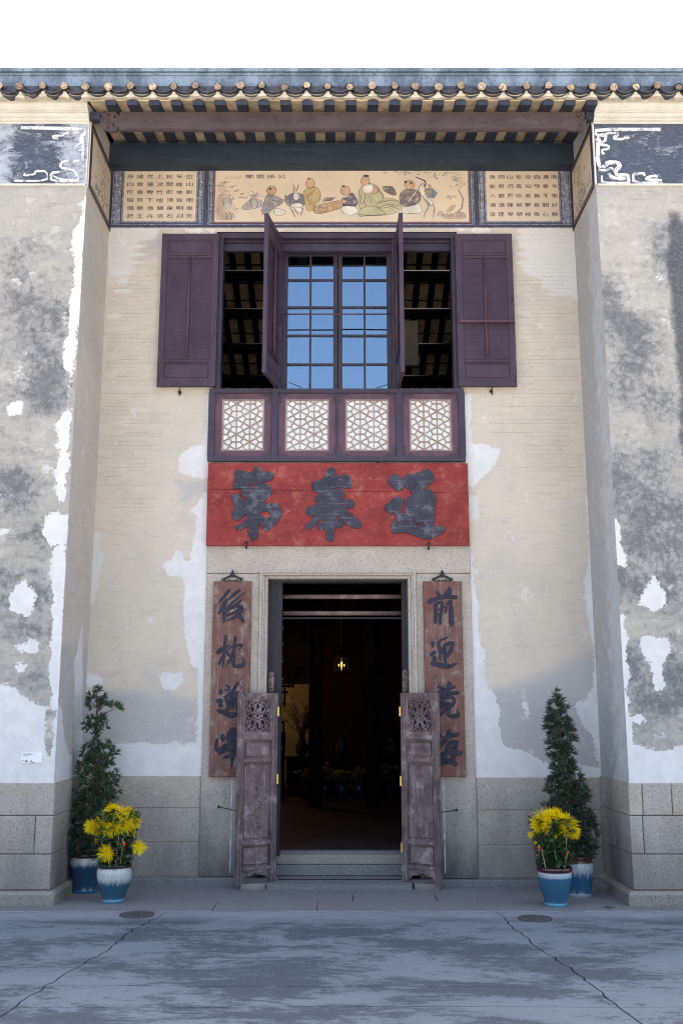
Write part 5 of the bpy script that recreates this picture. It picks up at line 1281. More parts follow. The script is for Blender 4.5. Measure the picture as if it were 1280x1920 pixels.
CH_ = [
 (420, [[(190,130),(260,105),(320,125),(420,150),(500,160),(500,120),(540,60),(580,45),(630,80),(660,150),(720,140),(790,135),(840,170),(845,240),(800,285),(700,295),(650,330),(720,340),(790,390),(820,460),(800,530),(710,600),(690,670),(640,685),(760,690),(850,670),(940,720),(985,800),(995,880),(930,960),(860,1050),(790,1110),(740,1150),(690,1130),(660,1050),(590,985),(575,1240),(540,1300),(490,1315),(450,1280),(405,1160),(445,1130),(440,1050),(340,1100),(265,1140),(190,1100),(230,1060),(330,1010),(400,930),(420,870),(350,870),(280,950),(220,975),(150,940),(130,880),(160,810),(190,770),(180,680),(120,580),(140,530),(190,510),(250,530),(300,610),(320,650),(400,600),(330,570),(300,510),(310,440),(270,410),(170,430),(150,420),(170,360),(185,280)],
   [(398,372),(470,355),(520,322),(560,388),(480,397),(410,402)], [(318,715),(312,755),(405,728)], [(605,825),(700,808),(800,820),(800,870),(765,940),(700,925),(612,882)]]),
 (560, [[(455,180),(500,100),(570,60),(610,90),(630,160),(640,220),(720,205),(800,190),(870,210),(900,270),(905,350),(880,415),(820,415),(750,395),(580,408),(600,445),(680,425),(740,425),(775,470),(790,540),(740,605),(830,625),(880,605),(940,640),(945,720),(900,770),(800,750),(830,820),(950,900),(1090,1040),(1050,1100),(980,1100),(860,1065),(800,1020),(740,960),(680,880),(600,940),(690,945),(750,990),(745,1080),(700,1095),(600,1080),(600,1260),(570,1320),(520,1330),(470,1290),(470,1110),(420,1120),(370,1140),(320,1110),(320,1050),(370,1010),(460,985),(370,935),(300,1020),(220,1090),(150,1130),(110,1090),(120,1050),(200,1000),(270,890),(290,850),(230,895),(160,890),(115,820),(130,770),(200,725),(340,690),(290,630),(275,590),(310,540),(400,505),(280,480),(240,430),(220,350),(260,305),(350,280),(440,260)]]),
 (710, [[(220,190),(310,185),(385,258),(415,275),(470,170),(580,180),(700,150),(790,100),(870,100),(930,170),(945,300),(850,360),(760,450),(860,435),(920,480),(980,550),(960,700),(955,980),(910,1070),(1070,1075),(1150,1110),(1130,1140),(1000,1230),(850,1300),(700,1260),(550,1200),(390,1160),(300,1200),(220,1160),(200,1080),(230,1000),(310,960),(290,880),(265,820),(210,850),(150,830),(100,770),(100,710),(180,670),(240,610),(310,560),(370,580),(410,640),(380,720),(365,820),(430,890),(455,800),(450,700),(435,640),(470,580),(570,560),(560,450),(480,420),(440,375),(425,340),(415,420),(370,465),(310,460),(230,390),(150,310),(180,250)],
   [(585,935),(605,920),(615,980),(660,1040),(700,1035),(730,1000),(780,1040),(830,1070),(700,1068),(600,1045)], [(445,905),(492,1000),(440,995)]])]
for ox, loops in CH_:
    loops = [chaikin([P(ox+a/9.143, 870+b/9.143, -.075) for a, b in l], 2) for l in loops]
    mb = from_curve(loops, .006, .004)
    mb.v = [(v[0], -.077+v[1], v[2]) for v in mb.v]
    obj('character', mb, M['letter'], sign)
for (x, y) in ((462, 1021), (803, 1023)):
    X, Z = P(x, y, -.07); m = MB(); m.tube([(X, 0, Z-.03), (X, -.085, Z-.028), (X, -.10, Z-.01), (X, -.088, Z+.03)], .010, 6); m.blob((X, -.088, Z+.012), .016, (.8, .5, 1.2)); obj('hook', m, M['iron'], sign, True)
for (x, y) in ((460, 866), (608, 866), (712, 867)):
    X, Z = P(x, y, -.07); m = MB(); m.tube([(X-.03, -.02, Z+.015), (X, -.085, Z+.005), (X+.035, -.03, Z+.022)], .006, 6); obj('hook', m, M['iron'], sign, True)

S1 = {  # brush strokes: (x, y, width) in enlargement units
 'hou': (390, 1085, 10.11, [[(400,215,52),(330,310,58),(200,460,22)], [(345,410,62),(275,560,66),(190,665,22)], [(310,500,62),(308,700,72),(298,850,16)], [(595,215,52),(480,315,58),(390,400,30)], [(695,258,18),(560,370,34),(430,480,44),(355,590,24)], [(640,405,28),(500,520,62),(360,605,24)], [(520,515,44),(640,545,70),(560,690,64),(360,800,22)], [(370,690,44),(520,630,44),(640,540,44)], [(540,640,60),(600,715,66),(665,800,56)]]),
 'zhen': (390, 1085, 10.11, [[(195,1390,84),(270,1330,66),(400,1260,28)], [(335,1095,48),(320,1250,60),(300,1450,52),(280,1690,16)], [(310,1400,44),(215,1610,44)], [(340,1370,44),(405,1460,44)], [(370,1345,22),(450,1290,34),(560,1270,48),(660,1255,30),(560,1370,22)], [(520,1105,52),(500,1280,54),(440,1500,50),(330,1660,12)], [(490,1400,60),(480,1600,56),(525,1660,60),(640,1640,76),(690,1600,44),(635,1490,12)]]),
 'lian': (390, 1265, 9.6, [[(228,300,70),(232,335,50)], [(190,470,84),(225,475,84)], [(228,553,74),(240,560,60)], [(335,200,34),(380,225,40),(365,280,40),(310,265,26)], [(530,150,46),(450,290,60),(380,360,60),(295,400,34)], [(330,400,56),(345,500,62),(410,560,56)], [(425,330,70),(430,580,84)], [(340,490,54),(560,420,74)], [(520,320,60),(525,600,66)], [(350,620,66),(430,560,60)], [(195,650,66),(310,690,84),(430,730,84),(545,700,64),(640,655,26)]]),
 'feng': (390, 1265, 9.6, [[(160,1170,40),(150,1320,66),(180,1380,46)], [(262,1120,84),(268,1165,74)], [(200,1370,60),(300,1270,52)], [(170,1450,12),(280,1385,52),(380,1290,44)], [(430,985,56),(365,1110,68),(350,1175,46)], [(410,1000,56),(520,995,64),(440,1130,66),(355,1260,52)], [(410,1100,60),(540,1250,84)], [(380,1370,56),(540,1320,56)], [(300,1490,56),(450,1445,50),(570,1420,44)], [(465,1240,84),(445,1450,78),(420,1700,12)], [(390,1260,66),(560,1180,66)]]),
 'qian': (785, 1085, 10.11, [[(195,440,82),(330,380,66),(520,350,66),(690,352,78)], [(345,240,36),(372,310,62),(432,350,44)], [(570,185,54),(565,255,100),(455,345,44)], [(312,500,60),(314,825,58)], [(310,480,54),(400,445,52),(442,490,54),(408,700,58),(402,850,58)], [(340,590,28),(430,570,28)], [(340,690,28),(425,660,28)], [(440,570,22),(520,530,28),(500,645,32)], [(590,430,54),(612,600,78),(612,850,88)], [(540,480,44),(605,420,44)], [(620,860,50),(560,830,20)]]),
 'ying': (785, 1085, 10.11, [[(265,1235,84),(266,1300,22)], [(530,1120,34),(420,1170,44),(365,1235,48),(400,1350,66),(402,1530,44)], [(440,1390,76),(385,1300,54)], [(620,1210,56),(505,1260,66),(455,1350,54)], [(635,1225,66),(605,1350,66),(540,1470,54)], [(500,1300,54),(490,1500,54),(520,1640,44)], [(230,1440,54),(292,1395,66)], [(270,1470,54),(302,1530,66),(272,1590,54)], [(245,1610,62),(380,1635,78),(520,1668,76),(640,1640,54),(732,1600,14)]]),
 'jing': (785, 1265, 9.6, [[(330,200,44),(460,255,44)], [(542,155,66),(548,200,88),(530,300,54)], [(430,300,44),(640,220,44)], [(390,385,66),(540,345,56),(690,328,64)], [(375,430,88),(390,530,78)], [(445,440,54),(560,405,54),(640,455,54),(590,560,54),(475,570,54),(452,480,54)], [(492,515,42),(548,515,42)], [(480,600,44),(425,690,54),(370,745,20)], [(540,580,54),(530,715,66),(620,752,62),(700,730,66),(685,615,15)], [(400,300,66),(345,370,66)], [(330,650,44),(440,560,44)]]),
 'hai': (785, 1265, 9.6, [[(365,1100,88),(385,1110,66)], [(540,1015,60),(530,1100,88),(440,1200,78),(380,1310,54)], [(560,1110,66),(700,1070,60)], [(680,1215,66),(545,1240,66),(490,1380,66),(450,1510,66)], [(662,1240,78),(640,1400,78),(590,1560,78)], [(390,1440,66),(560,1410,66),(740,1412,78)], [(380,1570,96),(560,1560,88),(655,1610,72)], [(415,1440,66),(420,1600,76)], [(505,1330,44),(600,1320,66)]])}
def stroke_mb(mb, ox, oy, s, pts, y):
    q = []
    for i in range(len(pts)-1):                          # resample smoothly
        p0, p1, p2, p3 = pts[max(i-1,0)], pts[i], pts[i+1], pts[min(i+2, len(pts)-1)]
        for k in range(5):
            t = k/5; q.append(tuple(.5*((2*p1[j]) + (-p0[j]+p2[j])*t + (2*p0[j]-5*p1[j]+4*p2[j]-p3[j])*t*t + (-p0[j]+3*p1[j]-3*p2[j]+p3[j])*t**3) for j in range(3)))
    q.append(pts[-1])
    c = [P(ox+a/s, oy+b/s, y) for a, b, w in q]; r = [max(.003, w/s*.0050/2*1.32) for a, b, w in q]
    L = []; Rr = []
    n = len(c)
    for i in range(n):
        a, b = c[max(i-1,0)], c[min(i+1,n-1)]; dx, dz = b[0]-a[0], b[1]-a[1]; l = math.hypot(dx, dz) or 1
        L.append((c[i][0]-dz/l*r[i], c[i][1]+dx/l*r[i])); Rr.append((c[i][0]+dz/l*r[i], c[i][1]-dx/l*r[i]))
    def cap(i, sgn):                                     # rounded brush ends
        a, b = (c[0], c[1]) if i == 0 else (c[-2], c[-1]); th = math.atan2(b[1]-a[1], b[0]-a[0]) + (math.pi if i == 0 else 0)
        return [(c[i][0]+r[i]*math.cos(th+f), c[i][1]+r[i]*math.sin(th+f)) for f in (1.1, .55, 0, -.55, -1.1)]
    poly = L + cap(-1, 1) + Rr[::-1] + cap(0, -1)
    cx_ = sum(p[0] for p in poly)/len(poly)
    n = len(c)
    h = .004+.003*random.random()
    vs_ = []; fs_ = []
    for i in range(n):
        dx, dz = (L[i][0]-c[i][0]), (L[i][1]-c[i][1])
        vs_ += [(L[i][0], y+.002, L[i][1]), (c[i][0]+dx*.72, y-h, c[i][1]+dz*.72), (c[i][0]-dx*.72, y-h-.0002, c[i][1]-dz*.72), (Rr[i][0], y+.002, Rr[i][1])]
    for i in range(n-1):
        for k in range(3): fs_.append((i*4+k, i*4+4+k, i*4+5+k, i*4+1+k))
    mb.add(vs_, fs_)
    for i, base in ((0, 0), (-1, (n-1)*4)):
        cp_ = cap(i, 1); b = len(mb.v)
        mb.add([(c[i][0], y-h-.0001, c[i][1])] + [(c[i][0]+(p[0]-c[i][0])*.72, y-h-.0001, c[i][1]+(p[1]-c[i][1])*.72) for p in cp_] + [(p[0], y+.002, p[1]) for p in cp_], [(0, k+1, k+2) for k in range(4)] + [(k+1, k+6, k+7, k+2) for k in range(4)])
        e0 = [vs_[base+k] for k in (1, 2, 0, 3)]
        mb.add([(c[i][0], y-h-.0001, c[i][1]), e0[0], mb.v[b+1], mb.v[b+5], e0[1]], [(0,1,2), (0,3,4)])
def couplet(side):
    l = side == 'l'
    pxs = ((401, 472), (391, 464)) if l else ((794, 865), (798, 873))
    y = -.075
    zt, zb = PZ(1090, y), PZ(1457, y)
    x0 = (PX(pxs[0][0], y, zt)+PX(pxs[1][0], y, zb))/2; x1 = (PX(pxs[0][1], y, zt)+PX(pxs[1][1], y, zb))/2
    t = thing('couplet_board', 'tall faded red couplet board hung %s of the doorway behind the half door' % ('left' if l else 'right'), 'couplet board', ((x0+x1)/2, -.05, zb), 'carved couplet boards')
    obj('board', MB().stone(x0, zb, x1, zt, -.028, y, .006), M['couplet'], t)
    for nm in (('hou', 'zhen', 'lian', 'feng') if l else ('qian', 'ying', 'jing', 'hai')):
        ox, oy, s, st = S1[nm]; mb = MB()
        for q in st: stroke_mb(mb, ox, oy, s, q, y)
        obj('character', mb, M['letter2'], t)
    xc_ = (x0+x1)/2 - (.0 if l else .0); m = MB()
    xc_ = PX(435.5 if l else 829, y, zt)
    m.tube([(xc_-.09, y+.02, zt+.018), (xc_-.045, y+.01, zt+.048), (xc_, y+.005, zt+.060), (xc_+.045, y+.01, zt+.048), (xc_+.09, y+.02, zt+.018)], [.012, .008, .010, .008, .012], 6)
    m.box(xc_-.085, y+.005, zt+.001, xc_+.085, y+.02, zt+.010)
    for q in (-1, 1):
        m.tube([(xc_+q*(.09-.016*math.cos(k*.9)), y+.008, zt+.02+.014*math.sin(k*.9)) for k in range(7)], .004, 5)
        m.tube([(xc_+q*.03, y+.01, zt+.012), (xc_+q*.05, y+.008, zt+.03), (xc_+q*.02, y+.008, zt+.045)], .004, 5)
    m.blob((xc_, y+.005, zt+.065), .024, (1, .6, 1.2)); m.blob((xc_, y+.005, zt+.092), .015, (1, .7, 1.2)); m.tube([(xc_, y+.005, zt+.10), (xc_, y+.005, zt+.122)], [.007, .002], 6)
    m.tube([(xc_, 0, zt+.05), (xc_, y, zt+.05)], .006, 6)
    obj('hanger', m, M['iron'], t, True)
couplet('l'); couplet('r')
# ---------------------------------------------------------------- the rooms behind
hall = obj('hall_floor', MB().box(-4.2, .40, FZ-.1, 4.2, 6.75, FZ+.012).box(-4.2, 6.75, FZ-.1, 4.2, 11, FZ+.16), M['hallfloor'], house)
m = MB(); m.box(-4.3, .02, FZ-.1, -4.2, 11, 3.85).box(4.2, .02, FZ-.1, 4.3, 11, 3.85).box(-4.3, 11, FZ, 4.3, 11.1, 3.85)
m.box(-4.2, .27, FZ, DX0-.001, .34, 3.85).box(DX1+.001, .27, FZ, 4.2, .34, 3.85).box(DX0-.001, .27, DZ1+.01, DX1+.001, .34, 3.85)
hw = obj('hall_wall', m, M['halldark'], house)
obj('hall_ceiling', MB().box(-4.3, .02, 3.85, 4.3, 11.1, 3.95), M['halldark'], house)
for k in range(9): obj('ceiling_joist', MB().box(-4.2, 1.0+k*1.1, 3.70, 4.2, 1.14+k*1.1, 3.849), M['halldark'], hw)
# columns
m = MB(); 
for x, y in ((PX(592, 5.0, 1.6), 5.0), (PX(697, 5.0, 1.6), 5.0)):
    obj('hall_column', MB().tube([(x, y, FZ+.01), (x, y, 3.85)], .105, 16), M['halldark'], house, True)
# a lit plaster wall at the back on the left, in a bay screened by a stepped fretwork
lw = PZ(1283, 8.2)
obj('lit_wall', MB().box(-4.2, 8.2, FZ, PX(588, 8.2, 1.6), 8.3, lw), M['hallwall'], house)
obj('unlit_wall_top', MB().box(-4.2, 8.19, lw+.002, PX(588, 8.2, 1.6), 8.3, 3.8), M['halldark'], house)  # upper wall coloured dark to stand for its unlit part
obj('back_screen', MB().box(PX(588, 8.2, 1.6)+.01, 8.2, FZ, 4.2, 8.26, 3.8), M['hallred'], house)
fy = 6.0
scr = obj('fretwork_screen', MB().box(-4.2, fy, PZ(1142, fy), 4.2, fy+.05, PZ(1136, fy)), M['hallred'], house)
m = MB()
rr_ = random.Random(9)
z0_, z1_ = PZ(1243, fy), PZ(1142, fy)
for k in range(60):
    x = -2.2+4.4*k/59
    zc_ = z0_+(z1_-z0_)*(.2+.6*rr_.random())
    m.tube([(x+.09*(1-q/12)*math.cos(q*.8+k), fy+.02, zc_+.09*(1-q/12)*math.sin(q*.8+k)) for q in range(10)], .011, 5)
for z in (z0_+.02, (z0_+z1_)/2, z1_-.12): m.box(-4.2, fy+.005, z-.012, 4.2, fy+.04, z+.012)
tag(obj('fretwork', m, M['hallred'], scr), kind='stuff')
m = MB()                                                  # key-pattern drop, stepping down towards the left
q = lambda a, b: P(a, b, fy)
for (x0, y0, x1, y1) in ((527,1252,583,1256),(527,1262,575,1266),(527,1272,560,1276),(553,1252,557,1276),(566,1252,570,1268),(540,1252,543,1290),(527,1284,550,1288),(548,1276,551,1290),(527,1296,540,1300),(532,1288,535,1325),(527,1318,534,1321),(526,1352,533,1356),(530,1352,533,1372),(526,1370,530,1374),(523,1372,535,1398),(700,1252,755,1256),(707,1262,752,1266),(722,1252,726,1272),(735,1252,739,1276),(746,1256,750,1286),(730,1274,755,1278)):
    a = q(x0, y0); b = q(x1, y1); m.box(a[0], fy, b[1], b[0], fy+.04, a[1])
tag(obj('key_fret', m, M['hallred'], scr), kind='stuff')
obj('screen_post', MB().box(PX(522, fy, 1), fy, FZ+.01, PX(534, fy, 1), fy+.05, PZ(1398, fy)), M['halldark'], scr)
# a lit lamp by the plaster wall, out of sight behind the left jamb
x, y = -1.9, 7.0
wl_ = thing('wall_lamp', 'small lit lamp on the back wall of the hall left of the doorway', 'lamp', (x, y, 2.6))
obj('bulb', MB().blob((x, y, 2.55), .04), M['candle_bulb'], wl_, True); obj('lamp_shade', MB().lathe([(.05, .02), (.11, -.09), (.105, -.09), (.045, .02)], 14, (x, y, 2.6)), M['lampglass'], wl_, True)
obj('bracket', MB().tube([(x, y, 2.62), (x, y+.5, 2.68), (x, 8.2, 2.66)], .012, 6), M['iron'], wl_)
pl_ = bpy.data.lights.new('lamp_light', 'POINT'); pl_.energy = 5.0; pl_.color = (1, .60, .22); pl_.shadow_soft_size = .06
po = bpy.data.objects.new('lamp_light', pl_); COL.objects.link(po); po.parent = wl_; po.location = (0, 0, -.12)
# hanging lantern with lit bulbs
ly = 4.2; lx, lz = P(640, 1247, ly)
lan = thing('hanging_lantern', 'lit brass lantern with small yellow bulbs hanging in the dark hall', 'lantern', (lx, ly, lz))
m = MB(); m.tube([(lx, ly, 3.85), (lx, ly, lz+.26)], .006, 6); obj('chain', m, M['iron'], lan)
m = MB(); m.lathe([(.012, .19), (.055, .155), (.09, .11), (.095, .10)], 6, (lx, ly, lz))
for k in range(6):
    a = k*math.pi/3; m.tube([(lx+.093*math.cos(a), ly+.093*math.sin(a), lz+.10), (lx+.090*math.cos(a), ly+.090*math.sin(a), lz-.085), (lx+.04*math.cos(a), ly+.04*math.sin(a), lz-.14)], .004, 5)
m.lathe([(.092, -.08), (.092, -.09), (.04, -.14), (.008, -.15)], 6, (lx, ly, lz)); obj('lantern_cage', m, M['lampglass'], lan)
m = MB(); m.tube([(lx, ly, lz+.10), (lx, ly, lz-.09)], [.016, .012], 8); m.blob((lx, ly, lz+.03), .018); obj('glass_stem', m, M['shell'], lan, True)
for dx in (-.04, 0, .04):
    m = MB(); m.blob((lx+dx, ly-.03, lz+(.012 if dx == 0 else -.004)), .017 if dx == 0 else .012, (.8, .8, 1.3)); obj('bulb', m, M['candle_bulb'], lan, True)
ll = bpy.data.lights.new('lantern_light', 'POINT'); ll.energy = .12; ll.color = (1, .55, .18); ll.shadow_soft_size = .08
lo = bpy.data.objects.new('lantern_light', ll); COL.objects.link(lo); lo.parent = lan; lo.location = (0, -.06, -.02)
l2 = thing('hanging_lantern', 'second lantern lower and deeper in the hall, only its two bulbs visible', 'lantern', (*P(647, 1277, 9.0)[:1], 9.0, P(647, 1277, 9.0)[1]))
m = MB(); X, Z = P(645, 1277, 9.0); m.blob((X, 9.0, Z), .020, (.8, .8, 1.2)); m.blob((X+.05, 9.0, Z-.008), .018, (.8, .8, 1.2)); obj('bulb', m, M['candle_bulb'], l2, True)
m = MB(); m.tube([(X+.02, 9.02, 3.85), (X+.02, 9.02, Z+.05), (X+.0, 9.02, Z-.02)], .006, 5); m.lathe([(.02, .2), (.14, .1), (.14, .09)], 6, (X+.02, 9.02, Z)); obj('lantern_cage', m, M['lampglass'], l2)
# tall vases of bare blossom branches, on stands
def branch_vase(px, py_top, y, n, lab, seed):
    rr = random.Random(seed); X = PX(px, y, 1.3); zb = FZ+.012 if y < 6.75 else FZ+.16; zt = PZ(1385, y)
    t = thing('branch_vase', lab, 'vase', (X, y, zb), 'vases of bare branches in the hall')
    obj('stand', MB().box(X-.24, y-.2, zb+.02, X+.24, y+.2, zt-.32).box(X-.27, y-.22, zt-.32, X+.27, y+.22, zt-.29).box(X-.24, y-.2, zb, X-.19, y+.2, zb+.02).box(X+.19, y-.2, zb, X+.24, y+.2, zb+.02), M['halldark'], t)
    obj('vase', MB().lathe([(.05, 0), (.10, .06), (.11, .16), (.06, .25), (.07, .29), (.055, .29)], 16, (X, y, zt-.285)), M['vase'], t, True)
    m = MB(); zt2 = PZ(py_top, y)
    for k in range(n):
        a = rr.uniform(0, 6.28); sp = rr.uniform(.1, .55); H2 = (zt2-zt)*rr.uniform(.55, 1.0); p = [(X, y, zt-.05)]
        for q in range(1, 6): f = q/5; p.append((X+math.cos(a)*sp*f**1.2+rr.uniform(-.02, .02), y+math.sin(a)*sp*f*.6, zt+H2*f*(1-.15*f)+rr.uniform(-.02, .02)))
        m.tube(p, [.009, .008, .006, .005, .004, .003], 4)
        for q in (2, 3, 4, 5):
            b = p[q]; m.tube([b, (b[0]+rr.uniform(-.12, .12), b[1], b[2]+rr.uniform(.05, .18))], [.004, .002], 4)
            m.blob((b[0]+rr.uniform(-.03, .03), b[1], b[2]+rr.uniform(-.03, .03)), .013, (1, 1, 1), 5, 3)
    obj('branches', m, M['twig'], t)
branch_vase(566, 1292, 7.1, 26, 'vase of bare branches against the warm lit wall, left in the hall', 1)
branch_vase(735, 1292, 7.1, 26, 'vase of bare branches in the dark on the right of the hall', 2)
branch_vase(640, 1285, 7.6, 22, 'vase of bare branches in the middle of the dark hall', 3)
for k, px in enumerate((578, 608, 640, 672, 703, 728)):
    y = 6.2+.12*(k % 2); X = PX(px, y, .8); zb = FZ+.012; rr = random.Random(k)
    t = thing('indoor_flower_pot', 'dim potted chrysanthemum in the hall, %s of the row of six' % ('first on the left', 'second from the left', 'third from the left', 'third from the right', 'second from the right', 'last on the right')[k], 'flower pot', (X, y, zb), 'chrysanthemum pots in a row in the hall')
    obj('pot', MB().lathe([(.08, 0), (.12, .12), (.13, .24), (.115, .25)], 14, (X, y, zb)), M['vase'], t, True)
    m = MB(); f = MB()
    for q in range(16):
        c = (X+rr.gauss(0, .10), y+rr.gauss(0, .07), zb+.42+rr.gauss(0, .05)); f.blob(c, .055, (1, 1, .5), 7, 4); m.tube([(X, y, zb+.22), c], .006, 4)
    m.blob((X, y, zb+.32), .14, (1, .8, .8)); obj('foliage', m, M['twig'], t); obj('flowers', f, M['dimflower'], t)
# upper room, seen through the open bays: the far slope of the roof with purlins, rafters and bare tiles
ry = [2.6, 8.6]
zf = lambda y: 8.20 - .34*(y-2.9)
m = MB(); m.box(-4.3, .02, 3.96, -4.2, 7.6, 8.4).box(4.2, .02, 3.96, 4.3, 7.6, 8.4).box(-4.2, 7.5, 3.96, 4.2, 7.6, 7.2)
m.box(-4.2, .12, 3.96, WX0, .20, 7.45).box(WX1, .12, 3.96, 4.2, .20, 7.45).box(WX0, .12, WTOP-.02, WX1, .20, 7.45)
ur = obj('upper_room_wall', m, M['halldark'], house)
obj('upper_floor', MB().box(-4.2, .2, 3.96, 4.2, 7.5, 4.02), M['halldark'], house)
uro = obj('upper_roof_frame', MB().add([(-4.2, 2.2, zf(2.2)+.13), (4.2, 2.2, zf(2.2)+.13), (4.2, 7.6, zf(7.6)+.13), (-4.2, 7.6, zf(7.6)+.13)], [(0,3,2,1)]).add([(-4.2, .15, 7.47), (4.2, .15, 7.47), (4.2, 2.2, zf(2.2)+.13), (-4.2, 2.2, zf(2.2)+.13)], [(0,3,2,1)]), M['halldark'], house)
for k in range(7): y = 2.9+.78*k; obj('purlin', MB().tube([(-4.2, y, zf(y)-.09), (4.2, y, zf(y)-.09)], .085, 12), M['halldark'], uro, True)
ur_r = mesh('inner_rafter', MB().box(-.045, 0, 0, .045, 5.4, .045), M['halldark']); su_ = math.atan(-.34)
for k in range(-12, 13):
    link('inner_rafter', ur_r, uro, (k*.225, 2.4, zf(2.4)), (su_, 0, 0))
    if abs(k*.225+.11) > 2.0: continue
    if -.45 < k*.225+.11 < .35: continue
    for q in range(13):
        y = 2.95+q*.36
        o = link('inner_tile', random.choice(ctile), uro, (k*.225+.1125, y, zf(y)+.047), (su_, 0, random.uniform(-.02, .02))); o.scale = (.9, 1.65, 1)
X0_, Z0_ = P(754, 601, 3.2); X1_, Z1_ = P(784, 687, 3.2)
hs_ = thing('hanging_scroll', 'pale paper scroll hanging in the dark upper room behind the right bay', 'scroll', (X0_, 3.2, Z1_))
obj('paper', MB().box(X0_, 3.2, Z1_, X1_, 3.206, Z0_), M['scroll'], hs_); obj('roller', MB().tube([(X0_-.03, 3.2, Z1_), (X1_+.03, 3.2, Z1_)], .018, 8), M['darkwood'], hs_)
obj('scroll_cord', MB().tube([(X0_+.02, 3.2, Z0_), ((X0_+X1_)/2, 3.2, 7.95), (X1_-.02, 3.2, Z0_)], .004, 4), M['darkwood'], hs_)

# ---------------------------------------------------------------- small things on the front
c0 = P(41, 1411, YF-.004); c1 = P(79, 1430, YF-.004)
crd = thing('information_card', 'small white printed card fixed on the left pilaster above the granite', 'card', (c0[0], YF, c1[1]))
obj('card', MB().box(c0[0], YF-.010, c1[1], c1[0], YF-.0005, c0[1]), M['card'], crd)
m = MB(); W_ = c1[0]-c0[0]; Hh = c0[1]-c1[1]
rr_ = random.Random(8)
def cbox(m, fx, fz, w, h): m.box(c0[0]+W_*fx, YF-.0112, c1[1]+Hh*fz, c0[0]+W_*(fx+w), YF-.0098, c1[1]+Hh*(fz+h))
for k in range(8): cbox(m, .07+.062*k, .80, .045, .085)
for k in range(5): cbox(m, .07+.065*k, .66, .05, .03)
for k in range(4): cbox(m, .07+.08*k, .56, .06, .025)
cbox(m, .07, .20, .10, .05); cbox(m, .22, .08, .10, .07); cbox(m, .245, .15, .05, .13)
obj('card_lettering', m, M['cardink'], crd)
m = MB(); m.ribbon([(c0[0]+W_*(.45+.02*k), c1[1]+Hh*(.10+.10*math.sin(k*.75))) for k in range(9)], .006, YF-.0112, YF-.0098); obj('card_emblem', m, M['cardred'], crd)
for k, (px, py, rx) in enumerate(((257, 1716, 31), (1002, 1723, 29.5))):
    X, Y = G(px, py); r = rx*.0045
    t = thing('drain_cover', 'round dark iron drain cover let into the yard near the %s flower pot' % ('left' if k == 0 else 'right'), 'drain cover', (X, Y, 0), 'iron drain covers')
    obj('cover', MB().lathe([(0, .008), (r*.86, .008), (r*.88, .004), (r*.93, .004), (r*.95, .009), (r, .008), (r*1.01, .0)], 40, (X, Y, 0)), M['manhole'], t)
    m = MB()
    for a in range(-3, 4):
        for b in range(-3, 4):
            if a*a+b*b < 10: m.box(X+a*r*.22-.009, Y+b*r*.22-.004, .008, X+a*r*.22+.009, Y+b*r*.22+.004, .011)
    obj('cover_ridges', m, M['manhole'], t)
M['weed'] = m_flat('weed_leaf', (.05, .085, .03), .7, .3, 60)
for k, (px, py, n, s) in enumerate(((1140, 1703, 26, .030), (883, 1686, 10, .016), (960, 1690, 6, .012))):
    X, Y = G(px, py); m = MB()
    for _ in range(n):
        a = random.uniform(0, 6.28); d = random.uniform(0, s*1.6); x, y = X+d*math.cos(a)*1.4, Y+d*math.sin(a); l = s*random.uniform(.5, 1.2); b = random.uniform(0, 6.28)
        m.add([(x, y, .001), (x+l*.5*math.cos(b)-l*.2*math.sin(b), y+l*.5*math.sin(b)+l*.2*math.cos(b), l*.4), (x+l*math.cos(b), y+l*math.sin(b), l*.5), (x+l*.5*math.cos(b)+l*.2*math.sin(b), y+l*.5*math.sin(b)-l*.2*math.cos(b), l*.35)], [(0,1,2,3)])
    tag(obj('weed', m, M['weed'], None, loc=(X, Y, 0)), ('low tuft of weed between the flags by the right pilaster', 'small weed in the flag joint right of the door', 'tiniest weed speck in the flag joint, left of the right flower pot')[k], 'weed')

# ---------------------------------------------------------------- potted trees and chrysanthemums
def pot_at(t, X, Y, prof, mat, nrib, z=0):
    o = obj('pot', MB().lathe(prof, 64, (X, Y, z), .016, nrib), mat, t, True, loc=(X, Y, z))
    r, zt = prof[-1][0], prof[-1][1]
    obj('soil', MB().lathe([(0.001, zt-.02), (r*1.0, zt-.028)], 24, (X, Y, z)), M['soil'], t)
    return o
def leaf_cluster(vs_, fs_, c, d, n, L, w, rr, spread=1.15):
    d = Vector(d).normalized(); up = d.orthogonal().normalized(); sd = d.cross(up)
    for k in range(n):
        a = rr.uniform(0, 6.283); el = rr.uniform(.25, spread)
        v = (d*math.cos(el) + (up*math.cos(a)+sd*math.sin(a))*math.sin(el)); l = L*rr.uniform(.65, 1.1)
        s_ = v.cross(Vector((rr.uniform(-1,1), rr.uniform(-1,1), rr.uniform(-1,1)))).normalized()*w*rr.uniform(.8, 1.2)
        c_ = Vector(c)+v*rr.uniform(0, .01); dr = Vector((0, 0, -.10*l*rr.random()))
        b = len(vs_); vs_ += [tuple(c_), tuple(c_+v*l*.45+s_), tuple(c_+v*l+dr), tuple(c_+v*l*.45-s_)]; fs_.append((b, b+1, b+2, b+3))
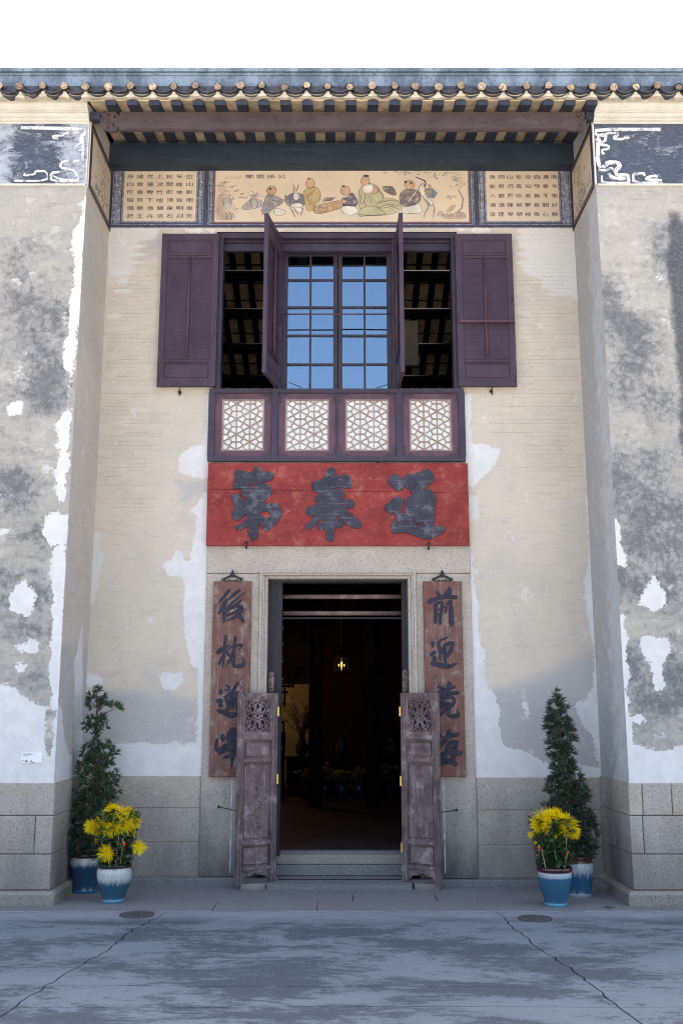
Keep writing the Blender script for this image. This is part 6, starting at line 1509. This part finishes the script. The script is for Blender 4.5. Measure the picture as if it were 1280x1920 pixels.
def tree(px, base_py, prof, top_py, Y, lab, potprof, potmat, nrib, leafm, tipm, L, w, nlf, dens, seed, tilt=.8):
    rr = random.Random(seed)
    X = PX(px, Y, .2)
    t = thing('potted_evergreen', lab, 'potted tree', (X, Y, 0), 'clipped evergreens in glazed pots')
    pot_at(t, X, Y, potprof, potmat, nrib)
    ztop = PZ(top_py, Y); zp = potprof[-1][1]
    prf = sorted([(PZ(y, Y), c, r) for y, c, r in prof])
    def at(z):
        for a, b in zip(prf[:-1], prf[1:]):
            if a[0] <= z <= b[0]:
                f = (z-a[0])/(b[0]-a[0]); return a[1]+(b[1]-a[1])*f, a[2]+(b[2]-a[2])*f
        return (prf[0][1:] if z < prf[0][0] else prf[-1][1:])
    trunk = []
    for k in range(15):
        z = zp-.03+(ztop-.03-zp+.03)*k/14; c, r = at(z); trunk.append((PX(c, Y, z), Y+.01*math.sin(k), z))
    m = MB(); m.tube(trunk, [.020*(1-.8*k/14) for k in range(15)], 7); obj('trunk', m, M['bark'], t, True)
    vs_, fs_, v2, f2 = [], [], [], []; br = MB()
    z = prf[0][0]
    while z < ztop:
        c, r = at(z); xc = PX(c, Y, z); rm = r*.0050
        n = int(dens*(rm/.22)**1.25 + rr.random())
        for _ in range(n):
            a = rr.uniform(0, 6.283); f = math.sqrt(rr.uniform(.02, 1)) ; f = f*rr.uniform(.75, 1.08)
            p = (xc+math.cos(a)*rm*f, Y+math.sin(a)*rm*f*.95, z+rr.uniform(-.03, .03))
            d = (math.cos(a)*f, math.sin(a)*f, tilt*rr.uniform(.4, 1.4))
            tip = rr.random() < .10 and f > .7
            leaf_cluster(v2 if tip else vs_, f2 if tip else fs_, p, d, nlf, L*(.85+.3*rr.random()), w, rr)
            if rr.random() < .30: br.tube([(xc, Y, z-.06*f-.02), ((xc*.4+p[0]*.6), (Y*.4+p[1]*.6), z-.02), p], [.006, .004, .002], 4)
        z += .022
    obj('branches', br, M['bark'], t)
    m = MB(); m.v = vs_; m.f = fs_; m.mi = [0]*len(fs_); o = obj('crown', m, leafm, t); o['kind'] = 'stuff'
    m = MB(); m.v = v2; m.f = f2; m.mi = [0]*len(f2); o = obj('young_leaves', m, tipm, t); o['kind'] = 'stuff'
    return t
prof_big = [(.112, 0), (.118, .012), (.116, .03), (.112, .042), (.118, .10, 1), (.132, .18, 1), (.141, .235, 1), (.140, .27, 1), (.131, .295), (.128, .305), (.140, .318), (.143, .330), (.138, .338), (.120, .336), (.118, .31)]
PLt = [(1612,166,16),(1600,165,30),(1585,163,39),(1560,166,45),(1530,170,46),(1500,177,47),(1480,182,38),(1455,184,39),(1430,184,36),(1405,186,31),(1394,186,22),(1389,183,2),(1376,183,2),(1371,181,20),(1362,181,25),(1352,184,24),(1344,184,12),(1340,184,2),(1331,183,2),(1326,181,18),(1320,180,22),(1312,181,18),(1304,182,14),(1297,182,9),(1290,183,3)]
tl = tree(161, 1672, PLt, 1284, -.36, 'taller open tiered evergreen in a dark blue glazed pot in the left corner', prof_big, M['pot_dark'], 26, M['yew_leaf'], M['yew_tip'], .052, .0056, 15, 15, 11, .8)
vs_, fs_ = [], []; rr = random.Random(5); br = MB()
for (a, b, n) in ((205, 1322, 10), (217, 1324, 12), (224, 1327, 8), (196, 1318, 6)):
    X, Z = P(a, b, -.36)
    for _ in range(n): leaf_cluster(vs_, fs_, (X+rr.uniform(-.02, .02), -.36+rr.uniform(-.03, .03), Z+rr.uniform(-.02, .02)), (1, rr.uniform(-.6, .6), .4), 8, .048, .005, rr)
p0, p1 = P(184, 1345, -.36), P(222, 1326, -.36); br.tube([(p0[0], -.36, p0[1]), ((p0[0]+p1[0])/2, -.36, p0[1]+.05), (p1[0], -.36, p1[1])], [.006, .004, .002], 5)
m = MB(); m.v = vs_; m.f = fs_; m.mi = [0]*len(fs_); o = obj('side_shoot', m, M['yew_tip'], tl); o['kind'] = 'stuff'; obj('branch', br, M['bark'], tl)
PRt = [(1618,1075,18),(1606,1076,38),(1590,1078,40),(1565,1077,41),(1535,1073,42),(1510,1066,40),(1490,1064,40),(1472,1056,42),(1460,1064,28),(1450,1064,26),(1438,1054,27),(1426,1052,18),(1414,1050,22),(1390,1049,27),(1365,1049,25),(1345,1049,23),(1330,1046,15),(1312,1045,9),(1302,1044,3)]
tree(1084, 1680, PRt, 1296, -.56, 'dense dark spiky evergreen in a brown streaked blue pot in the right corner', [(r*.93, z*1.02, *q) for r, z, *q in prof_big], M['pot_streak'], 24, M['pine_leaf'], M['yew_tip'] if False else M['pine_leaf'], .068, .0056, 16, 17, 12, 1.1)

def flower_mesh(seed, R_=.085, drop=.35, n=(20, 26, 22, 14)):
    rr = random.Random(seed); m = MB()
    for lay, k_ in enumerate(n):
        el0 = (-.18, .12, .50, .95)[lay]; L = R_*(1, .98, .82, .62)[lay]
        for k in range(k_):
            a = 2*math.pi*(k+rr.uniform(-.4, .4))/k_ + lay*.3; el = el0+rr.uniform(-.16, .16); l = L*rr.uniform(.78, 1.08)
            w = .0042*rr.uniform(.8, 1.2); ca, sa = math.cos(a), math.sin(a)
            pts = []
            for q in range(4):
                f = q/3; e = el - drop*f*f*(1.4-lay*.3); r = l*f; pts.append((r*ca*math.cos(e*.9), r*sa*math.cos(e*.9), r*math.sin(el) - drop*.5*l*f*f*(1 if lay < 2 else .4)))
            ws = (w*.7, w, w*.95, w*.2); b = len(m.v); vs_ = []
            tw = rr.uniform(-.5, .5)
            for p, ww in zip(pts, ws): vs_ += [(p[0]-sa*ww, p[1]+ca*ww, p[2]+ww*tw), (p[0]+sa*ww, p[1]-ca*ww, p[2]-ww*tw)]
            m.add(vs_, [(2*q, 2*q+1, 2*q+3, 2*q+2) for q in range(3)])
    e = len(m.f); m.m = 1; m.blob((0, 0, R_*.10), R_*.13, (1, 1, .6), 7, 4)
    return mesh('flower', m, [M['petal'], M['eye']])
FL = [flower_mesh(s, .088, d, n) for s, d, n in ((1, .35, (20, 26, 22, 14)), (2, .45, (22, 26, 20, 14)), (3, .25, (20, 24, 22, 16)))]
FS = flower_mesh(9, .07, .10, (16, 16, 10, 6))
FB = flower_mesh(12, .075, -.6, (6, 10, 14, 12))
def mums(px, Y, lab, potprof, potmat, nrib, fl, stakes, seed, fol):
    rr = random.Random(seed); X = PX(px, Y, .15)
    t = thing('potted_chrysanthemum', lab, 'flower pot', (X, Y, 0), 'yellow chrysanthemums in glazed pots')
    pot_at(t, X, Y, potprof, potmat, nrib); zt = potprof[-1][1]-.02
    stem = MB()
    for (a, b, dy, sc_, kind, tx, ty) in fl:
        x, z = P(a, b, Y+dy)
        me = {'s': FS, 'b': FB}.get(kind) or rr.choice(FL)
        o = link('flower', me, t, (x-X, dy, z), (R(tx), R(ty), rr.uniform(0, 6))); o.rotation_mode = 'XYZ'; o.scale = (sc_*1.12,)*3
        sx = X+rr.uniform(-.05, .05); stem.tube([(sx, Y+rr.uniform(-.04, .04), zt), ((sx+x)/2, Y+dy*.5, (zt+z)/2-.02), (x, Y+dy*.9, z-.01)], [.005, .004, .0035], 5)
    obj('stems', stem, M['mum_leaf'], t)
    vs_, fs_ = [], []
    for _ in range(fol[0]):
        z = rr.uniform(zt, fol[1]); f = (z-zt)/(fol[1]-zt); rad = fol[2]*(.7+.45*f)
        a = rr.uniform(0, 6.28); d_ = rad*math.sqrt(rr.random()); p = Vector((X+d_*math.cos(a), Y+d_*math.sin(a)*.9, z))
        v = Vector((math.cos(a+rr.uniform(-1, 1)), math.sin(a+rr.uniform(-1, 1)), rr.uniform(-.5, .8))).normalized(); l = rr.uniform(.042, .072); s_ = v.cross(Vector((0, 0, 1))).normalized()
        n_ = s_.cross(v)
        b = len(vs_)                                     # lobed leaf
        vs_ += [tuple(p), tuple(p+v*l*.3+s_*l*.30), tuple(p+v*l*.42+s_*l*.14), tuple(p+v*l*.7+s_*l*.26), tuple(p+v*l*.78+s_*l*.10), tuple(p+v*l-n_*l*.15), tuple(p+v*l*.78-s_*l*.10), tuple(p+v*l*.7-s_*l*.26), tuple(p+v*l*.42-s_*l*.14), tuple(p+v*l*.3-s_*l*.30)]
        fs_ += [(b, b+1, b+2, b+8, b+9), (b+2, b+3, b+4, b+6, b+7, b+8), (b+4, b+5, b+6)]
    m = MB(); m.v = vs_; m.f = fs_; m.mi = [0]*len(fs_); o = obj('foliage', m, M['mum_leaf'], t); o['kind'] = 'stuff'
    for (a0, b0, a1, b1, bead) in stakes:
        p0, p1 = P(a0, b0, Y-.09), P(a1, b1, Y-.11)
        obj('stake', MB().tube([(p0[0], Y-.09, p0[1]), (p1[0], Y-.11, p1[1])], .004, 6), M['bamboo'], t)
        if bead:
            q = P(*bead, Y-.12); m = MB(); m.blob((q[0], Y-.12, q[1]), .016, (1.1, 1, .75), 10, 6); obj('bead', m, M['bead'], t, True)
            m = MB(); m.blob((q[0], Y-.12, q[1]+.014), .008); m.blob((q[0], Y-.12, q[1]-.014), .007); obj('gold_bead', m, M['gold'], t, True)
            m = MB(); m.tube([(q[0], Y-.12, q[1]-.015), (q[0]-.004, Y-.12, q[1]-.055)], .003, 4); obj('tassel', m, M['bead'], t)
profL = [(.092, 0), (.100, .010), (.098, .028), (.094, .036), (.108, .075, 1), (.126, .13, 1), (.143, .19, 1), (.148, .235, 1), (.146, .265, 1), (.138, .285), (.140, .297), (.146, .304), (.144, .314), (.128, .312), (.122, .29)]
FLl = [(190,1548,-.10,1.0,'',60,-14),(208,1552,-.12,1.05,'',62,4),(178,1554,-.06,.9,'',48,-30),(206,1524,-.02,1.05,'',40,-8),(226,1527,-.06,1.15,'',48,4),(240,1532,-.02,1.0,'',42,24),(236,1545,-.12,1.15,'',62,10),(250,1541,-.03,.95,'',45,35),(199,1600,-.17,1.0,'',70,-8),(261,1590,-.08,1.0,'s',78,10),(252,1563,-.05,.7,'b',60,40),(181,1577,-.07,.5,'b',60,-50),(218,1536,.04,1.0,'',30,0),(192,1536,.02,.95,'',35,-20),(214,1518,-.02,1.0,'',35,-4),(244,1524,.0,1.0,'',35,20),(170,1550,-.03,.8,'',55,-40),(222,1550,-.13,.9,'',64,0)]
mums(214, -.85, 'large yellow chrysanthemum in a pale dripped teal pot before the left evergreen', profL, M['pot_light'], 30, FLl, [(226,1621,231,1572,(233,1583)), (217,1618,224,1560,None)], 21, (1700, .75, .165))
profR = [(.090, 0), (.097, .010), (.095, .028), (.092, .036), (.106, .08, 1), (.124, .14, 1), (.138, .20, 1), (.141, .24, 1), (.138, .268, 1), (.135, .278), (.148, .284), (.152, .300), (.148, .316), (.132, .318), (.124, .295)]
FLr = [(1016,1534,-.04,1.0,'',50,-20),(1030,1530,-.06,1.0,'',48,0),(1046,1533,-.05,1.05,'',52,6),(1006,1546,-.09,.95,'',58,-26),(1025,1552,-.12,.95,'',66,-4),(1052,1552,-.12,.75,'',66,14),(1070,1548,-.06,1.0,'',52,34),(1062,1538,-.02,.95,'',44,22),(1075,1560,-.06,.75,'',62,36),(996,1566,-.06,.6,'b',60,-40),(1042,1570,-.12,.6,'b',70,0),(1003,1580,-.05,.35,'b',60,-30),(1036,1540,.02,1.0,'',30,0),(1012,1544,-.08,.95,'',50,-16),(1060,1556,-.10,.9,'',60,20),(1040,1526,-.01,.9,'',34,4)]
mums(1040, -1.02, 'compact yellow chrysanthemum in a maroon rimmed blue pot before the right evergreen', profR, M['pot_maroon'], 40, FLr, [(1022,1626,1014,1590,(1010,1590)), (1045,1628,1033,1560,None), (1059,1628,1062,1560,(1063,1598))], 22, (1600, .71, .16))
